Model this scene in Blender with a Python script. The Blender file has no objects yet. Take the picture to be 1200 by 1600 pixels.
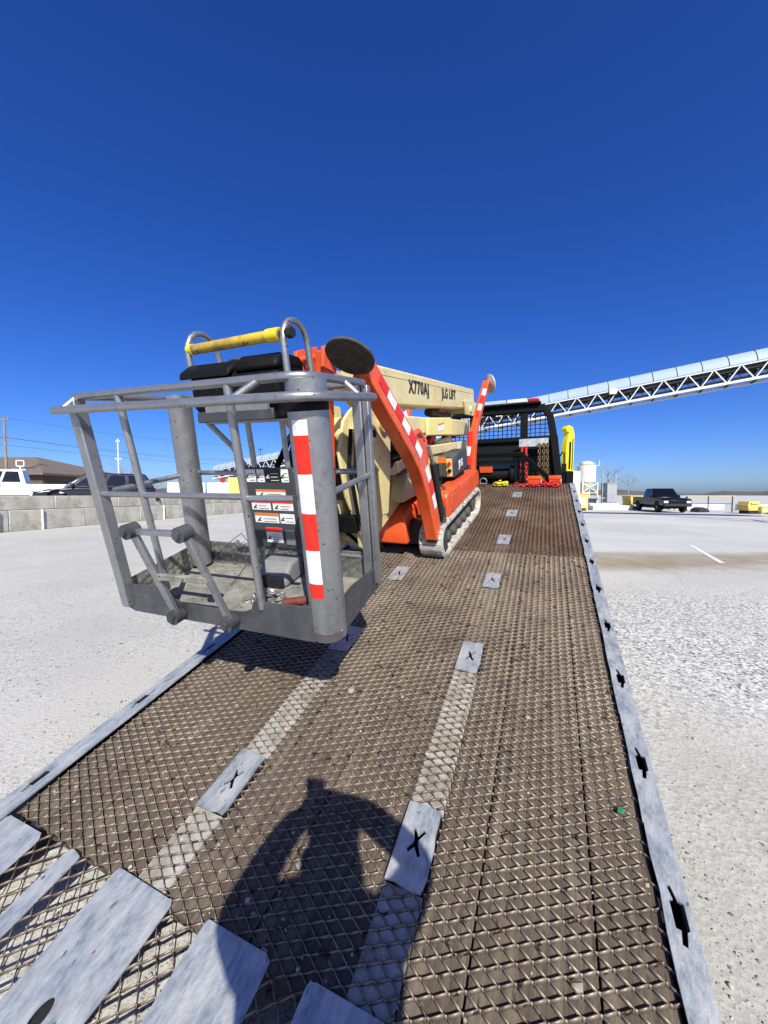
import bpy, bmesh, math, random
import numpy as np
from mathutils import Vector, Matrix, Euler
from mathutils.geometry import tessellate_polygon
random.seed(7); RNG = np.random.default_rng(11)
R = math.radians
SC = bpy.context.scene
COL = SC.collection
V = Vector

# ------------------------------------------------------------------ camera, sky, sun, exposure
cd = bpy.data.cameras.new('camera'); cam = bpy.data.objects.new('camera', cd); COL.objects.link(cam)
cd.sensor_fit = 'VERTICAL'; cd.sensor_height = 36.0; cd.lens = 36.0*580/1600
cd.clip_start = 0.02; cd.clip_end = 9000
PITCH = math.atan(28/580)
cam.location = (0, 0, 1.5); cam.rotation_euler = (math.pi/2-PITCH, 0, 0)
SC.camera = cam
SUN_EL, ANTI_AZ = R(39.1), R(-11.1)          # shadows run away from the camera and a little left
sun_to = V((math.sin(ANTI_AZ)*math.cos(SUN_EL), math.cos(ANTI_AZ)*math.cos(SUN_EL), -math.sin(SUN_EL)))
w = bpy.data.worlds.new('World'); SC.world = w; w.use_nodes = True
nt = w.node_tree; bg = nt.nodes['Background']
sky = nt.nodes.new('ShaderNodeTexSky'); sky.sky_type = 'NISHITA'; sky.sun_disc = False
sky.sun_elevation = SUN_EL
sky.sun_rotation = math.atan2(-sun_to.x, -sun_to.y)
sky.altitude = 0; sky.air_density = 0.8; sky.dust_density = 1.0; sky.ozone_density = 10.0
hsv = nt.nodes.new('ShaderNodeHueSaturation'); hsv.inputs['Saturation'].default_value = 1.15; hsv.inputs['Hue'].default_value = 0.516
nt.links.new(sky.outputs[0], hsv.inputs['Color']); nt.links.new(hsv.outputs[0], bg.inputs[0])
bg.inputs[1].default_value = 0.108
sl = bpy.data.lights.new('sun', 'SUN'); sl.energy = 5.0; sl.angle = R(0.53); sl.color = (1, 0.972, 0.87)
so = bpy.data.objects.new('sun', sl); COL.objects.link(so); so.location = (10, -20, 30)
so.rotation_euler = sun_to.to_track_quat('-Z', 'Y').to_euler()
SC.view_settings.view_transform = 'Standard'; SC.view_settings.look = 'None'
SC.view_settings.exposure = 0.6; SC.view_settings.gamma = 1.0
SC.view_settings.use_curve_mapping = False

# ------------------------------------------------------------------ materials
ALB = 0.78      # swatches were read off the bright exposure; this brings them down to surface albedo
def lin(r, g, b):
    f = lambda c: (c/255/12.92) if c/255 <= 0.04045 else ((c/255+0.055)/1.055)**2.4
    return (f(r)*ALB, f(g)*ALB, f(b)*ALB, 1)
MATS = {}
def mat(name, col, rough=0.5, metal=0.0, var=0.12, vscale=6.0, spot=None, spot_amt=0.35, spot_scale=40.0,
        bump=0.0, bscale=60.0, dirt=None, dirt_amt=0.3, dirt_scale=3.0, emit=None, trans=0.0, coat=0.0, stretch=None, spec=0.5):
    m = bpy.data.materials.new(name); m.use_nodes = True; t = m.node_tree; N = t.nodes; L = t.links
    b = N['Principled BSDF']; b.inputs['Roughness'].default_value = rough; b.inputs['Metallic'].default_value = metal
    b.inputs['Specular IOR Level'].default_value = spec
    if coat: b.inputs['Coat Weight'].default_value = coat
    if trans: b.inputs['Transmission Weight'].default_value = trans
    if emit:
        b.inputs['Emission Color'].default_value = emit[0]; b.inputs['Emission Strength'].default_value = emit[1]
    tc = N.new('ShaderNodeTexCoord'); vec = tc.outputs['Object']
    if stretch:
        mp = N.new('ShaderNodeMapping'); mp.inputs['Scale'].default_value = stretch
        L.new(vec, mp.inputs['Vector']); vec = mp.outputs[0]
    def noise(scale, detail=4, rough_=0.6):
        n = N.new('ShaderNodeTexNoise'); n.inputs['Scale'].default_value = scale
        n.inputs['Detail'].default_value = detail; n.inputs['Roughness'].default_value = rough_
        L.new(vec, n.inputs['Vector']); return n.outputs['Fac']
    def mixc(fac, a, c, blend='MIX'):
        x = N.new('ShaderNodeMix'); x.data_type = 'RGBA'; x.blend_type = blend
        for i, s in ((0, fac), (6, a), (7, c)):
            if isinstance(s, (int, float)): x.inputs[i].default_value = s
            elif isinstance(s, tuple): x.inputs[i].default_value = s
            else: L.new(s, x.inputs[i])
        return x.outputs[2]
    def ramp(fac, a, c):
        r = N.new('ShaderNodeMapRange'); r.inputs[1].default_value = a; r.inputs[2].default_value = c
        L.new(fac, r.inputs[0]); return r.outputs[0]
    lo = tuple(c*(1-var*2) for c in col[:3])+(1,); hi = tuple(min(1, c*(1+var)) for c in col[:3])+(1,)
    c = mixc(ramp(noise(vscale, 6), 0.3, 0.7), lo, hi)
    if dirt: c = mixc(ramp(noise(dirt_scale, 8, 0.7), 0.62-dirt_amt*0.4, 0.80-dirt_amt*0.3), c, dirt)
    if spot: c = mixc(ramp(noise(spot_scale, 3, 0.5), 0.70-spot_amt*0.22, 0.73-spot_amt*0.22), c, spot)
    L.new(c, b.inputs['Base Color'])
    if rough < 0.9:
        rr = N.new('ShaderNodeMapRange'); rr.inputs[3].default_value = max(0.03, rough-0.1); rr.inputs[4].default_value = min(1, rough+0.15)
        L.new(noise(vscale*2.3, 5), rr.inputs[0]); L.new(rr.outputs[0], b.inputs['Roughness'])
    if bump:
        bn = N.new('ShaderNodeBump'); bn.inputs['Strength'].default_value = bump; bn.inputs['Distance'].default_value = 0.01
        L.new(noise(bscale, 6, 0.65), bn.inputs['Height']); L.new(bn.outputs[0], b.inputs['Normal'])
    m['bsdf'] = 1
    MATS[name] = m
    return m

mat('basket_grey', lin(172, 173, 175), 0.36, 0.75, 0.07, 14, spot=lin(34, 34, 36), spot_amt=0.10, spot_scale=70, dirt=lin(122, 122, 123), dirt_amt=0.15, dirt_scale=9, bump=0.12, bscale=90)
mat('toe_board', lin(100, 101, 104), 0.5, 0.4, 0.15, 5, spot=lin(200, 200, 196), spot_amt=-.1, spot_scale=60, dirt=lin(68, 68, 71), dirt_amt=0.45, dirt_scale=4, bump=0.1)
mat('scraped', lin(112, 113, 115), 0.5, 0.4, 0.15, 5, dirt=lin(116, 62, 44), dirt_amt=0.35, dirt_scale=10, spot=lin(214, 214, 210), spot_amt=0.42, spot_scale=14)
mat('basket_floor', lin(142, 139, 128), 0.85, 0, 0.25, 12, spot=lin(80, 78, 72), spot_amt=0.25, spot_scale=30, bump=0.4, bscale=70)
mat('tread_plate', lin(120, 118, 108), 0.6, 0.3, 0.25, 9, dirt=lin(165, 158, 135), dirt_amt=0.4, dirt_scale=5)
mat('galv', lin(176, 184, 190), 0.42, 0.45, 0.22, 30, dirt=lin(216, 215, 210), dirt_amt=0.5, dirt_scale=9, spot=lin(120, 122, 122), spot_amt=0.12, spot_scale=24, bump=0.3, bscale=55, stretch=(1.6, .7, 1))
mat('strip_dull', lin(124, 113, 101), 0.8, 0.1, 0.2, 14, dirt=lin(104, 92, 78), dirt_amt=0.5, dirt_scale=5, bump=0.2, bscale=90)
mat('galv_dusty', lin(176, 174, 167), 0.7, 0.1, 0.15, 14, dirt=lin(122, 112, 98), dirt_amt=0.4, dirt_scale=9, bump=0.2, bscale=90)
mat('rust_mesh', lin(138, 121, 105), 0.48, 0.35, 0.22, 3, dirt=lin(160, 146, 128), dirt_amt=0.4, dirt_scale=1.3, spot=lin(70, 50, 38), spot_amt=0.4, spot_scale=22)
mat('rust_mesh_dark', lin(98, 76, 60), 0.6, 0.25, 0.25, 3, dirt=lin(128, 108, 90), dirt_amt=0.3, dirt_scale=1.3, spot=lin(62, 44, 34), spot_amt=0.4, spot_scale=22)
mat('wood', lin(92, 81, 70), 0.9, 0, 0.28, 5, dirt=lin(128, 115, 98), dirt_amt=0.38, dirt_scale=3, spot=lin(70, 58, 48), spot_amt=0.3, spot_scale=9, bump=0.5, bscale=25, stretch=(6, 1, 6))
mat('hole_shade', lin(14, 14, 16), 0.9, 0, 0.1)  # near-black colour standing in for the shade inside holes
mat('steel_dark', lin(44, 44, 46), 0.6, 0.3, 0.2, 8, bump=0.1)
mat('orange', lin(236, 92, 40), 0.38, 0, 0.07, 4, dirt=lin(180, 72, 34), dirt_amt=0.25, dirt_scale=6, spot=lin(70, 40, 28), spot_amt=0.05, spot_scale=30, coat=0.25)
mat('cream', lin(224, 208, 150), 0.42, 0, 0.06, 4, dirt=lin(196, 178, 124), dirt_amt=0.25, dirt_scale=5, spot=lin(70, 62, 48), spot_amt=0.04, spot_scale=26, coat=0.2)
mat('cream_yellow', lin(236, 222, 140), 0.5, 0, 0.05, 4)
mat('black_paint', lin(9, 9, 10), 0.6, 0, 0.2, 6, spec=0.15)
mat('black_plastic', lin(11, 11, 12), 0.65, 0, 0.25, 8, spec=0.2, spot=lin(170, 170, 165), spot_amt=-0.15, spot_scale=24)
mat('charcoal', lin(62, 65, 70), 0.55, 0, 0.12, 6, dirt=lin(96, 94, 90), dirt_amt=0.25)
mat('tape_red', lin(236, 42, 28), 0.35, 0, 0.08, 9, dirt=lin(196, 60, 46), dirt_amt=0.2, dirt_scale=20)
mat('tape_white', lin(244, 244, 242), 0.35, 0, 0.04, 9, dirt=lin(205, 203, 198), dirt_amt=0.25, dirt_scale=20)
mat('yellow_tube', lin(222, 184, 52), 0.6, 0, 0.1, 6, dirt=lin(128, 112, 70), dirt_amt=0.55, dirt_scale=7, spot=lin(60, 52, 36), spot_amt=0.22, spot_scale=22)
mat('yellow_clean', lin(240, 214, 50), 0.5, 0, 0.08, 5)
mat('yellow_crane', lin(238, 222, 38), 0.45, 0, 0.06, 3)
mat('track_dust', lin(206, 201, 188), 0.9, 0, 0.22, 9, spot=lin(96, 92, 84), spot_amt=0.35, spot_scale=16, bump=0.5, bscale=40)
mat('roller_dust', lin(82, 79, 73), 0.85, 0, 0.25, 12)
mat('pad_dark', lin(66, 62, 56), 0.75, 0.15, 0.3, 8, dirt=lin(98, 92, 80), dirt_amt=0.4, dirt_scale=10, bump=0.3)
mat('pad_pale', lin(196, 190, 180), 0.6, 0.1, 0.2, 8)
mat('label_white', lin(236, 236, 232), 0.5, 0, 0.05, 20)
mat('label_orange', lin(232, 120, 40), 0.5, 0, 0.05, 20)
mat('label_black', lin(24, 24, 24), 0.5, 0, 0.05, 20)
mat('label_yellow', lin(240, 206, 120), 0.5, 0, 0.05, 20)
mat('label_grey', lin(128, 128, 126), 0.6, 0, 0.1, 20)
mat('red_paint', lin(206, 28, 30), 0.4, 0, 0.12, 8, dirt=lin(120, 26, 24), dirt_amt=0.2)
mat('grip_red', lin(120, 52, 48), 0.6, 0, 0.2, 20)
mat('chain_rust', lin(120, 98, 66), 0.6, 0.4, 0.25, 20)
mat('chain_steel', lin(168, 166, 160), 0.4, 0.7, 0.2, 20)
mat('truck_pale', lin(186, 198, 214), 0.3, 0, 0.05, 3, coat=0.4)
mat('glass_teal', lin(96, 140, 146), 0.35, 0.0, 0.08, 2)
mat('glass_dark', lin(14, 17, 20), 0.06, 0, 0.1, 2)
mat('glass_clear', lin(120, 160, 165), 0.05, 0.2, 0.1, 2)
mat('car_black', lin(8, 8, 10), 0.25, 0, 0.1, 2, coat=0.15, spec=0.3)
mat('car_navy', lin(22, 28, 40), 0.2, 0, 0.1, 2, coat=0.7)
mat('car_white', lin(236, 238, 240), 0.3, 0, 0.03, 2, coat=0.4)
mat('tyre', lin(26, 26, 27), 0.85, 0, 0.2, 20)
mat('rim', lin(150, 152, 156), 0.35, 0.7, 0.1, 10)
mat('lens_white', lin(226, 230, 232), 0.15, 0, 0.05)
mat('lens_red', lin(190, 20, 18), 0.2, 0, 0.05)
mat('concrete_block', lin(200, 196, 184), 0.9, 0, 0.1, 1.2, dirt=lin(160, 150, 128), dirt_amt=0.4, dirt_scale=1.5, bump=0.3, bscale=14)
mat('white_paint', lin(236, 238, 238), 0.55, 0, 0.05, 3, dirt=lin(205, 203, 196), dirt_amt=0.2)
mat('silo_cream', lin(232, 228, 212), 0.5, 0, 0.06, 2, dirt=lin(196, 186, 162), dirt_amt=0.25)
mat('conveyor_blue', lin(168, 186, 200), 0.45, 0, 0.05, 1, dirt=lin(170, 178, 184), dirt_amt=0.2)
mat('belt_dark', lin(46, 46, 50), 0.8, 0, 0.2, 3)
mat('roof_brown', lin(120, 106, 94), 0.9, 0, 0.12, 2, bump=0.4, bscale=8)
mat('brick_tan', lin(150, 124, 104), 0.9, 0, 0.12, 3)
mat('brick_dark', lin(98, 82, 72), 0.9, 0, 0.12, 3)
mat('pole_wood', lin(150, 138, 120), 0.9, 0, 0.15, 2)
mat('wire', lin(84, 90, 104), 0.7)
mat('hazy_bark', lin(158, 150, 144), 0.95, 0, 0.2, 3)  # bark lightened so the trees look faint; haze put into the colour
mat('ridge', lin(108, 100, 88), 1.0, 0, 0.25, 0.05, dirt=lin(84, 84, 76), dirt_amt=0.5, dirt_scale=0.02)
mat('pebble', lin(182, 178, 170), 0.9, 0, 0.4, 35, spot=lin(104, 102, 99), spot_amt=0.6, spot_scale=9)
mat('pebble_pale', lin(184, 176, 160), 0.9, 0, 0.3, 12)
mat('grey_tower', lin(168, 172, 174), 0.5, 0.1, 0.08, 1)
mat('jacket', lin(40, 48, 66), 0.85, 0, 0.2, 8)
mat('trousers', lin(52, 60, 80), 0.9, 0, 0.2, 8)
mat('skin', lin(206, 160, 132), 0.5, 0, 0.05, 8)
mat('hair', lin(58, 42, 30), 0.7, 0, 0.2, 30)
mat('boot', lin(120, 86, 52), 0.8, 0, 0.2, 20)
mat('leaf_green', lin(48, 128, 84), 0.5, 0, 0.1, 20)
mat('sign_red', lin(170, 34, 36), 0.5, 0, 0.05)
mat('sign_yellow', lin(240, 206, 110), 0.6, 0, 0.08, 1)
mat('lamp_amber', lin(236, 120, 40), 0.3)
M = MATS

# ------------------------------------------------------------------ mesh helper
class MB:
    def __init__(s): s.v = []; s.f = []; s.m = []
    def add(s, vs, fs, mi=0):
        o = len(s.v); s.v += [tuple(p) for p in vs]; s.f += [tuple(i+o for i in f) for f in fs]; s.m += [mi]*len(fs); return s
    def box(s, lo, hi, mi=0):
        x0, y0, z0 = lo; x1, y1, z1 = hi
        return s.add([(x0,y0,z0),(x1,y0,z0),(x1,y1,z0),(x0,y1,z0),(x0,y0,z1),(x1,y0,z1),(x1,y1,z1),(x0,y1,z1)],
              [(0,3,2,1),(4,5,6,7),(0,1,5,4),(1,2,6,5),(2,3,7,6),(3,0,4,7)], mi)
    def obox(s, c, ax, ay, az, mi=0):      # centre and three half-axis vectors
        c, ax, ay, az = V(c), V(ax), V(ay), V(az); vs = []
        for k in (-1, 1):
            for i, j in ((-1,-1),(1,-1),(1,1),(-1,1)): vs.append(c+ax*i+ay*j+az*k)
        return s.add(vs, [(0,3,2,1),(4,5,6,7),(0,1,5,4),(1,2,6,5),(2,3,7,6),(3,0,4,7)], mi)
    def bar(s, a, b, wx, wz, up=(0,0,1), mi=0):   # rectangular bar from a to b
        a, b = V(a), V(b); d = (b-a); L = d.length; d.normalize(); u = V(up)
        if abs(d.dot(u)) > 0.98: u = V((0,1,0))
        r = d.cross(u).normalized(); u = r.cross(d)
        return s.obox((a+b)/2, r*wx/2, d*L/2, u*wz/2, mi)
    def prism(s, poly, axis, a, b, mi=0):   # poly in the two other axes; extruded along axis from a to b
        n = len(poly); vs = []
        for q in (a, b):
            for p in poly:
                vs.append((q,p[0],p[1]) if axis == 0 else (p[0],q,p[1]) if axis == 1 else (p[0],p[1],q))
        fs = [tuple(range(n)), tuple(range(2*n-1, n-1, -1))]+[(i, i+n, (i+1) % n+n, (i+1) % n) for i in range(n)]
        return s.add(vs, fs, mi)
    def tube(s, pts, r, n=8, mi=0, caps=True, closed=False):
        pts = [V(p) for p in pts]; rs = r if isinstance(r, (list, tuple)) else [r]*len(pts)
        rings = []; prev = None; K = len(pts)
        for i, p in enumerate(pts):
            if closed: d = pts[(i+1) % K]-pts[i-1]
            else: d = pts[min(i+1, K-1)]-pts[max(i-1, 0)]
            d.normalize()
            if prev is None:
                u = V((0,0,1)) if abs(d.z) < 0.9 else V((1,0,0)); u = (u-d*u.dot(d)).normalized()
            else:
                u = (prev-d*prev.dot(d)); u = u.normalized() if u.length > 1e-6 else V((1,0,0))
            prev = u; q = d.cross(u)
            rings.append([p+(u*math.cos(2*math.pi*k/n)+q*math.sin(2*math.pi*k/n))*rs[i] for k in range(n)])
        vs = [x for rg in rings for x in rg]; fs = []
        for i in range(K if closed else K-1):
            j = (i+1) % K
            for k in range(n): fs.append((i*n+k, i*n+(k+1) % n, j*n+(k+1) % n, j*n+k))
        if caps and not closed: fs += [tuple(range(n-1, -1, -1)), tuple((K-1)*n+k for k in range(n))]
        return s.add(vs, fs, mi)
    def cyl(s, a, b, r0, r1=None, n=16, mi=0): return s.tube([a, b], [r0, r0 if r1 is None else r1], n, mi)
    def lathe(s, prof, c, axis=(0,0,1), n=24, mi=0):  # prof list of (r, h) along axis from c
        a = V(axis).normalized(); u = V((1,0,0)) if abs(a.x) < 0.9 else V((0,1,0)); u = (u-a*u.dot(a)).normalized(); q = a.cross(u)
        vs = []; K = len(prof)
        for r, h in prof:
            for k in range(n): vs.append(V(c)+a*h+(u*math.cos(2*math.pi*k/n)+q*math.sin(2*math.pi*k/n))*r)
        fs = [(i*n+k, i*n+(k+1) % n, (i+1)*n+(k+1) % n, (i+1)*n+k) for i in range(K-1) for k in range(n)]
        fs += [tuple(range(n-1, -1, -1)), tuple((K-1)*n+k for k in range(n))]
        return s.add(vs, fs, mi)
    def ico(s, c, rad, mi=0):
        return s.add([V(c)+V(p)*1.0 for p in ((rad[0],0,0),(-rad[0],0,0),(0,rad[1],0),(0,-rad[1],0),(0,0,rad[2]),(0,0,-rad[2]))],
            [(0,2,4),(2,1,4),(1,3,4),(3,0,4),(2,0,5),(1,2,5),(3,1,5),(0,3,5)], mi)
    def holed(s, outer, holes, z0, z1, mi=0, axes=None):  # flat plate in xy with real holes, from z0 (bottom) to z1 (top)
        loops = [outer]+holes; flat = [p for l in loops for p in l]
        tris = tessellate_polygon([[V((p[0], p[1], 0)) for p in l] for l in loops]); n = len(flat)
        vs = [(p[0],p[1],z1) for p in flat]+[(p[0],p[1],z0) for p in flat]; fs = []
        for t in tris:
            a, b, c = [flat[i] for i in t]
            cr = (b[0]-a[0])*(c[1]-a[1])-(b[1]-a[1])*(c[0]-a[0])
            if cr < 0: t = (t[0], t[2], t[1])
            fs.append(tuple(t)); fs.append(tuple(i+n for i in reversed(t)))
        o = 0
        for l in loops:
            k = len(l)
            for i in range(k): fs.append((o+i, o+(i+1) % k, o+(i+1) % k+n, o+i+n))
            o += k
        return s.add(vs, fs, mi)
    def build(s, name, mats, parent=None, smooth=35, bevel=0.0, seg=2, mtx=None, kind=None):
        me = bpy.data.meshes.new(name); me.from_pydata(s.v, [], s.f)
        for m in (mats if isinstance(mats, (list, tuple)) else [mats]): me.materials.append(M[m])
        me.polygons.foreach_set('material_index', s.m)
        bm = bmesh.new(); bm.from_mesh(me); bmesh.ops.recalc_face_normals(bm, faces=bm.faces[:]); bm.to_mesh(me); bm.free()
        return finish(me, name, parent, smooth, bevel, seg, mtx, kind)
def finish(me, name, parent=None, smooth=35, bevel=0.0, seg=2, mtx=None, kind=None):
    if smooth:
        me.polygons.foreach_set('use_smooth', [True]*len(me.polygons)); me.set_sharp_from_angle(angle=R(smooth))
    o = bpy.data.objects.new(name, me); COL.objects.link(o)
    if parent is not None: o.parent = parent
    if mtx is not None: o.matrix_local = mtx
    if bevel:
        b = o.modifiers.new('bevel', 'BEVEL'); b.width = bevel; b.segments = seg; b.limit_method = 'ANGLE'; b.angle_limit = R(40)
    if kind: o['kind'] = kind
    return o
def share(o, parent=None, mtx=None):
    c = o.copy(); COL.objects.link(c); c.parent = parent if parent is not None else o.parent
    if mtx is not None: c.matrix_local = mtx
    return c
def empty(name, mtx):
    o = bpy.data.objects.new(name, None); COL.objects.link(o); o.matrix_world = mtx; o.empty_display_size = 0.2; return o
def tag(o, label, cat, group=None):
    o['label'] = label; o['category'] = cat
    if group: o['group'] = group
    return o
def copy_tree(o, parent=None):
    c = o.copy(); COL.objects.link(c); c.parent = parent
    for ch in list(o.children): copy_tree(ch, c)
    return c
def np_mesh(name, verts, faces, mats, parent=None, smooth=0, kind=None, mtx=None):
    me = bpy.data.meshes.new(name); nv = len(verts); k = faces.shape[1]; nf = len(faces)
    me.vertices.add(nv); me.vertices.foreach_set('co', np.ascontiguousarray(verts, dtype=np.float32).ravel())
    me.loops.add(nf*k); me.loops.foreach_set('vertex_index', np.ascontiguousarray(faces, dtype=np.int32).ravel())
    me.polygons.add(nf); me.polygons.foreach_set('loop_start', np.arange(0, nf*k, k, dtype=np.int32))
    me.update(calc_edges=True); me.validate()
    for m in (mats if isinstance(mats, (list, tuple)) else [mats]): me.materials.append(M[m])
    return finish(me, name, parent, smooth, mtx=mtx, kind=kind)
def text_mesh(txt, size, depth=0.002):
    c = bpy.data.curves.new('t', 'FONT'); c.body = txt; c.size = size; c.extrude = depth; c.offset = size*0.03; c.space_character = 1.12
    o = bpy.data.objects.new('t', c); COL.objects.link(o); dg = bpy.context.evaluated_depsgraph_get()
    me = bpy.data.meshes.new_from_object(o.evaluated_get(dg)); bpy.data.objects.remove(o); return me
def arc(c, r, a0, a1, n, plane='yz', x=0.0):
    out = []
    for i in range(n+1):
        a = a0+(a1-a0)*i/n; p, q = c[0]+r*math.cos(a), c[1]+r*math.sin(a)
        out.append((x, p, q) if plane == 'yz' else (p, x, q) if plane == 'xz' else (p, q, x))
    return out

# ------------------------------------------------------------------ frames
HEAD, SLOPE = R(23.58), R(14.55)
ex = V((math.cos(HEAD), -math.sin(HEAD), 0)); hd = V((math.sin(HEAD), math.cos(HEAD), 0))
ey = hd*math.cos(SLOPE)+V((0,0,math.sin(SLOPE))); ez = ex.cross(ey)
def frame(o, x, y, z):
    m = Matrix.Identity(4)
    for i in range(3): m[i][0], m[i][1], m[i][2], m[i][3] = x[i], y[i], z[i], o[i]
    return m
BED = frame(V((0,0,-0.05)), ex, ey, ez)                  # deck plane: x across, y up the ramp, z off the deck
TRUCK = frame(V((0,0,0)), ex, hd, V((0,0,1)))            # level frame of the lorry
LIFT = BED @ Matrix.Translation((-1.38, 4.5, 0)) @ Matrix.Rotation(R(-2.7), 4, 'Z')
BASK = BED @ Matrix.Translation((-2.099, 1.48, 0.571)) @ Euler((R(-1.03), R(2.23), R(3.55)), 'XYZ').to_matrix().to_4x4()

# ------------------------------------------------------------------ ground
def ground_material():
    m = bpy.data.materials.new('lot_ground'); m.use_nodes = True; t = m.node_tree; N = t.nodes; L = t.links
    b = N['Principled BSDF']; b.inputs['Roughness'].default_value = 0.95; b.inputs['Specular IOR Level'].default_value = 0.2
    tc = N.new('ShaderNodeTexCoord')
    def noise(scale, d=5, r=0.6):
        n = N.new('ShaderNodeTexNoise'); n.inputs['Scale'].default_value = scale; n.inputs['Detail'].default_value = d; n.inputs['Roughness'].default_value = r
        L.new(tc.outputs['Object'], n.inputs['Vector']); return n.outputs['Fac']
    def rmp(f, a, c, lo=0, hi=1):
        r = N.new('ShaderNodeMapRange'); r.inputs[1].default_value = a; r.inputs[2].default_value = c; r.inputs[3].default_value = lo; r.inputs[4].default_value = hi
        L.new(f, r.inputs[0]); return r.outputs[0]
    def mix(f, a, c):
        x = N.new('ShaderNodeMix'); x.data_type = 'RGBA'
        for i, s in ((0, f), (6, a), (7, c)):
            if isinstance(s, (float, int, tuple)): x.inputs[i].default_value = s
            else: L.new(s, x.inputs[i])
        return x.outputs[2]
    def math_(op, a, c):
        x = N.new('ShaderNodeMath'); x.operation = op
        for i, s in ((0, a), (1, c)):
            if isinstance(s, (float, int)): x.inputs[i].default_value = s
            else: L.new(s, x.inputs[i])
        return x.outputs[0]
    base = mix(rmp(noise(0.35, 6), 0.35, 0.65), lin(184, 181, 173), lin(203, 200, 192))
    vor = N.new('ShaderNodeTexVoronoi'); vor.inputs['Scale'].default_value = 48; L.new(tc.outputs['Object'], vor.inputs['Vector'])
    sep = N.new('ShaderNodeSeparateXYZ'); L.new(vor.outputs['Color'], sep.inputs[0])
    stone = mix(rmp(sep.outputs[0], 0.0, 1.0), lin(140, 140, 137), lin(246, 243, 236))
    stone = mix(rmp(sep.outputs[1], 0.86, 0.88), stone, lin(84, 85, 90))
    patch = rmp(noise(0.55, 6, 0.65), 0.40, 0.58)
    pos = N.new('ShaderNodeSeparateXYZ'); L.new(tc.outputs['Object'], pos.inputs[0])
    wob = math_('ADD', pos.outputs[1], rmp(noise(0.6, 5), 0, 1, -0.9, 0.9))
    right = rmp(pos.outputs[0], 0.5, 1.0)
    near = math_('MULTIPLY', math_('MULTIPLY', rmp(wob, 6.0, 4.8), rmp(wob, 1.7, 2.7)), right)
    grav = math_('MULTIPLY', math_('ADD', math_('MULTIPLY', patch, 0.32), math_('MULTIPLY', near, 0.62)), 1.0)
    c = mix(grav, base, stone)
    # fine speckle everywhere
    sp = rmp(noise(120, 3), 0.58, 0.66); c = mix(math_('MULTIPLY', sp, 0.55), c, lin(112, 110, 106))
    sp2 = rmp(noise(34, 4, .7), 0.60, 0.72); c = mix(math_('MULTIPLY', sp2, 0.35), c, lin(150, 145, 135))
    sp3 = rmp(noise(200, 2), 0.60, 0.68); c = mix(math_('MULTIPLY', sp3, 0.5), c, lin(232, 230, 224))
    tan = math_('MULTIPLY', math_('MULTIPLY', rmp(wob, 2.6, 1.4), right), 0.55); c = mix(tan, c, mix(rmp(noise(2.5, 6), .35, .65), lin(168, 163, 152), lin(188, 184, 175)))
    c = mix(math_('MULTIPLY', math_('MULTIPLY', sp, tan), 1.0), c, lin(104, 102, 98))
    # brown dusty seam before the concrete pad, then the paler pad itself
    band = math_('MULTIPLY', math_('MULTIPLY', rmp(wob, 7.0, 7.8), rmp(wob, 9.8, 9.1)), right)
    c = mix(math_('MULTIPLY', band, rmp(noise(1.2, 5), 0.25, 0.6, 0.4, 1.0)), c, lin(154, 140, 118))
    pad = math_('MULTIPLY', rmp(math_('ADD', pos.outputs[1], rmp(noise(2, 4), 0, 1, -.25, .25)), 9.5, 9.8), right)
    padc = mix(rmp(noise(0.22, 6, .7), 0.38, 0.62), lin(188, 187, 183), lin(206, 205, 200))
    padc = mix(rmp(noise(1.6, 8, .75), 0.60, 0.75), padc, lin(166, 162, 154))
    c = mix(math_('MULTIPLY', pad, 0.9), c, padc)
    trk = rmp(noise(0.9, 8, .7), 0.58, 0.75)
    c = mix(math_('MULTIPLY', trk, 0.35), c, lin(168, 160, 146))
    L.new(c, b.inputs['Base Color'])
    bp = N.new('ShaderNodeBump'); bp.inputs['Strength'].default_value = 0.45; bp.inputs['Distance'].default_value = 0.005
    L.new(math_('ADD', vor.outputs['Distance'], math_('MULTIPLY', noise(60, 6), 0.8)), bp.inputs['Height']); L.new(bp.outputs[0], b.inputs['Normal'])
    M['ground'] = m
ground_material()
mb = MB(); n = 64; mb.v = [(0,0,0)]
rings = (6, 14, 30, 70, 200, 700, 2500, 6000)
for r in rings:
    for k in range(n): mb.v.append((r*math.cos(2*math.pi*k/n), r*math.sin(2*math.pi*k/n), 0))
for k in range(n): mb.f.append((0, 1+k, 1+(k+1) % n))
for i in range(len(rings)-1):
    for k in range(n): mb.f.append((1+i*n+k, 1+(i+1)*n+k, 1+(i+1)*n+(k+1) % n, 1+i*n+(k+1) % n))
mb.m = [0]*len(mb.f); mb.build('ground', 'ground', kind='structure', smooth=0)

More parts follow.
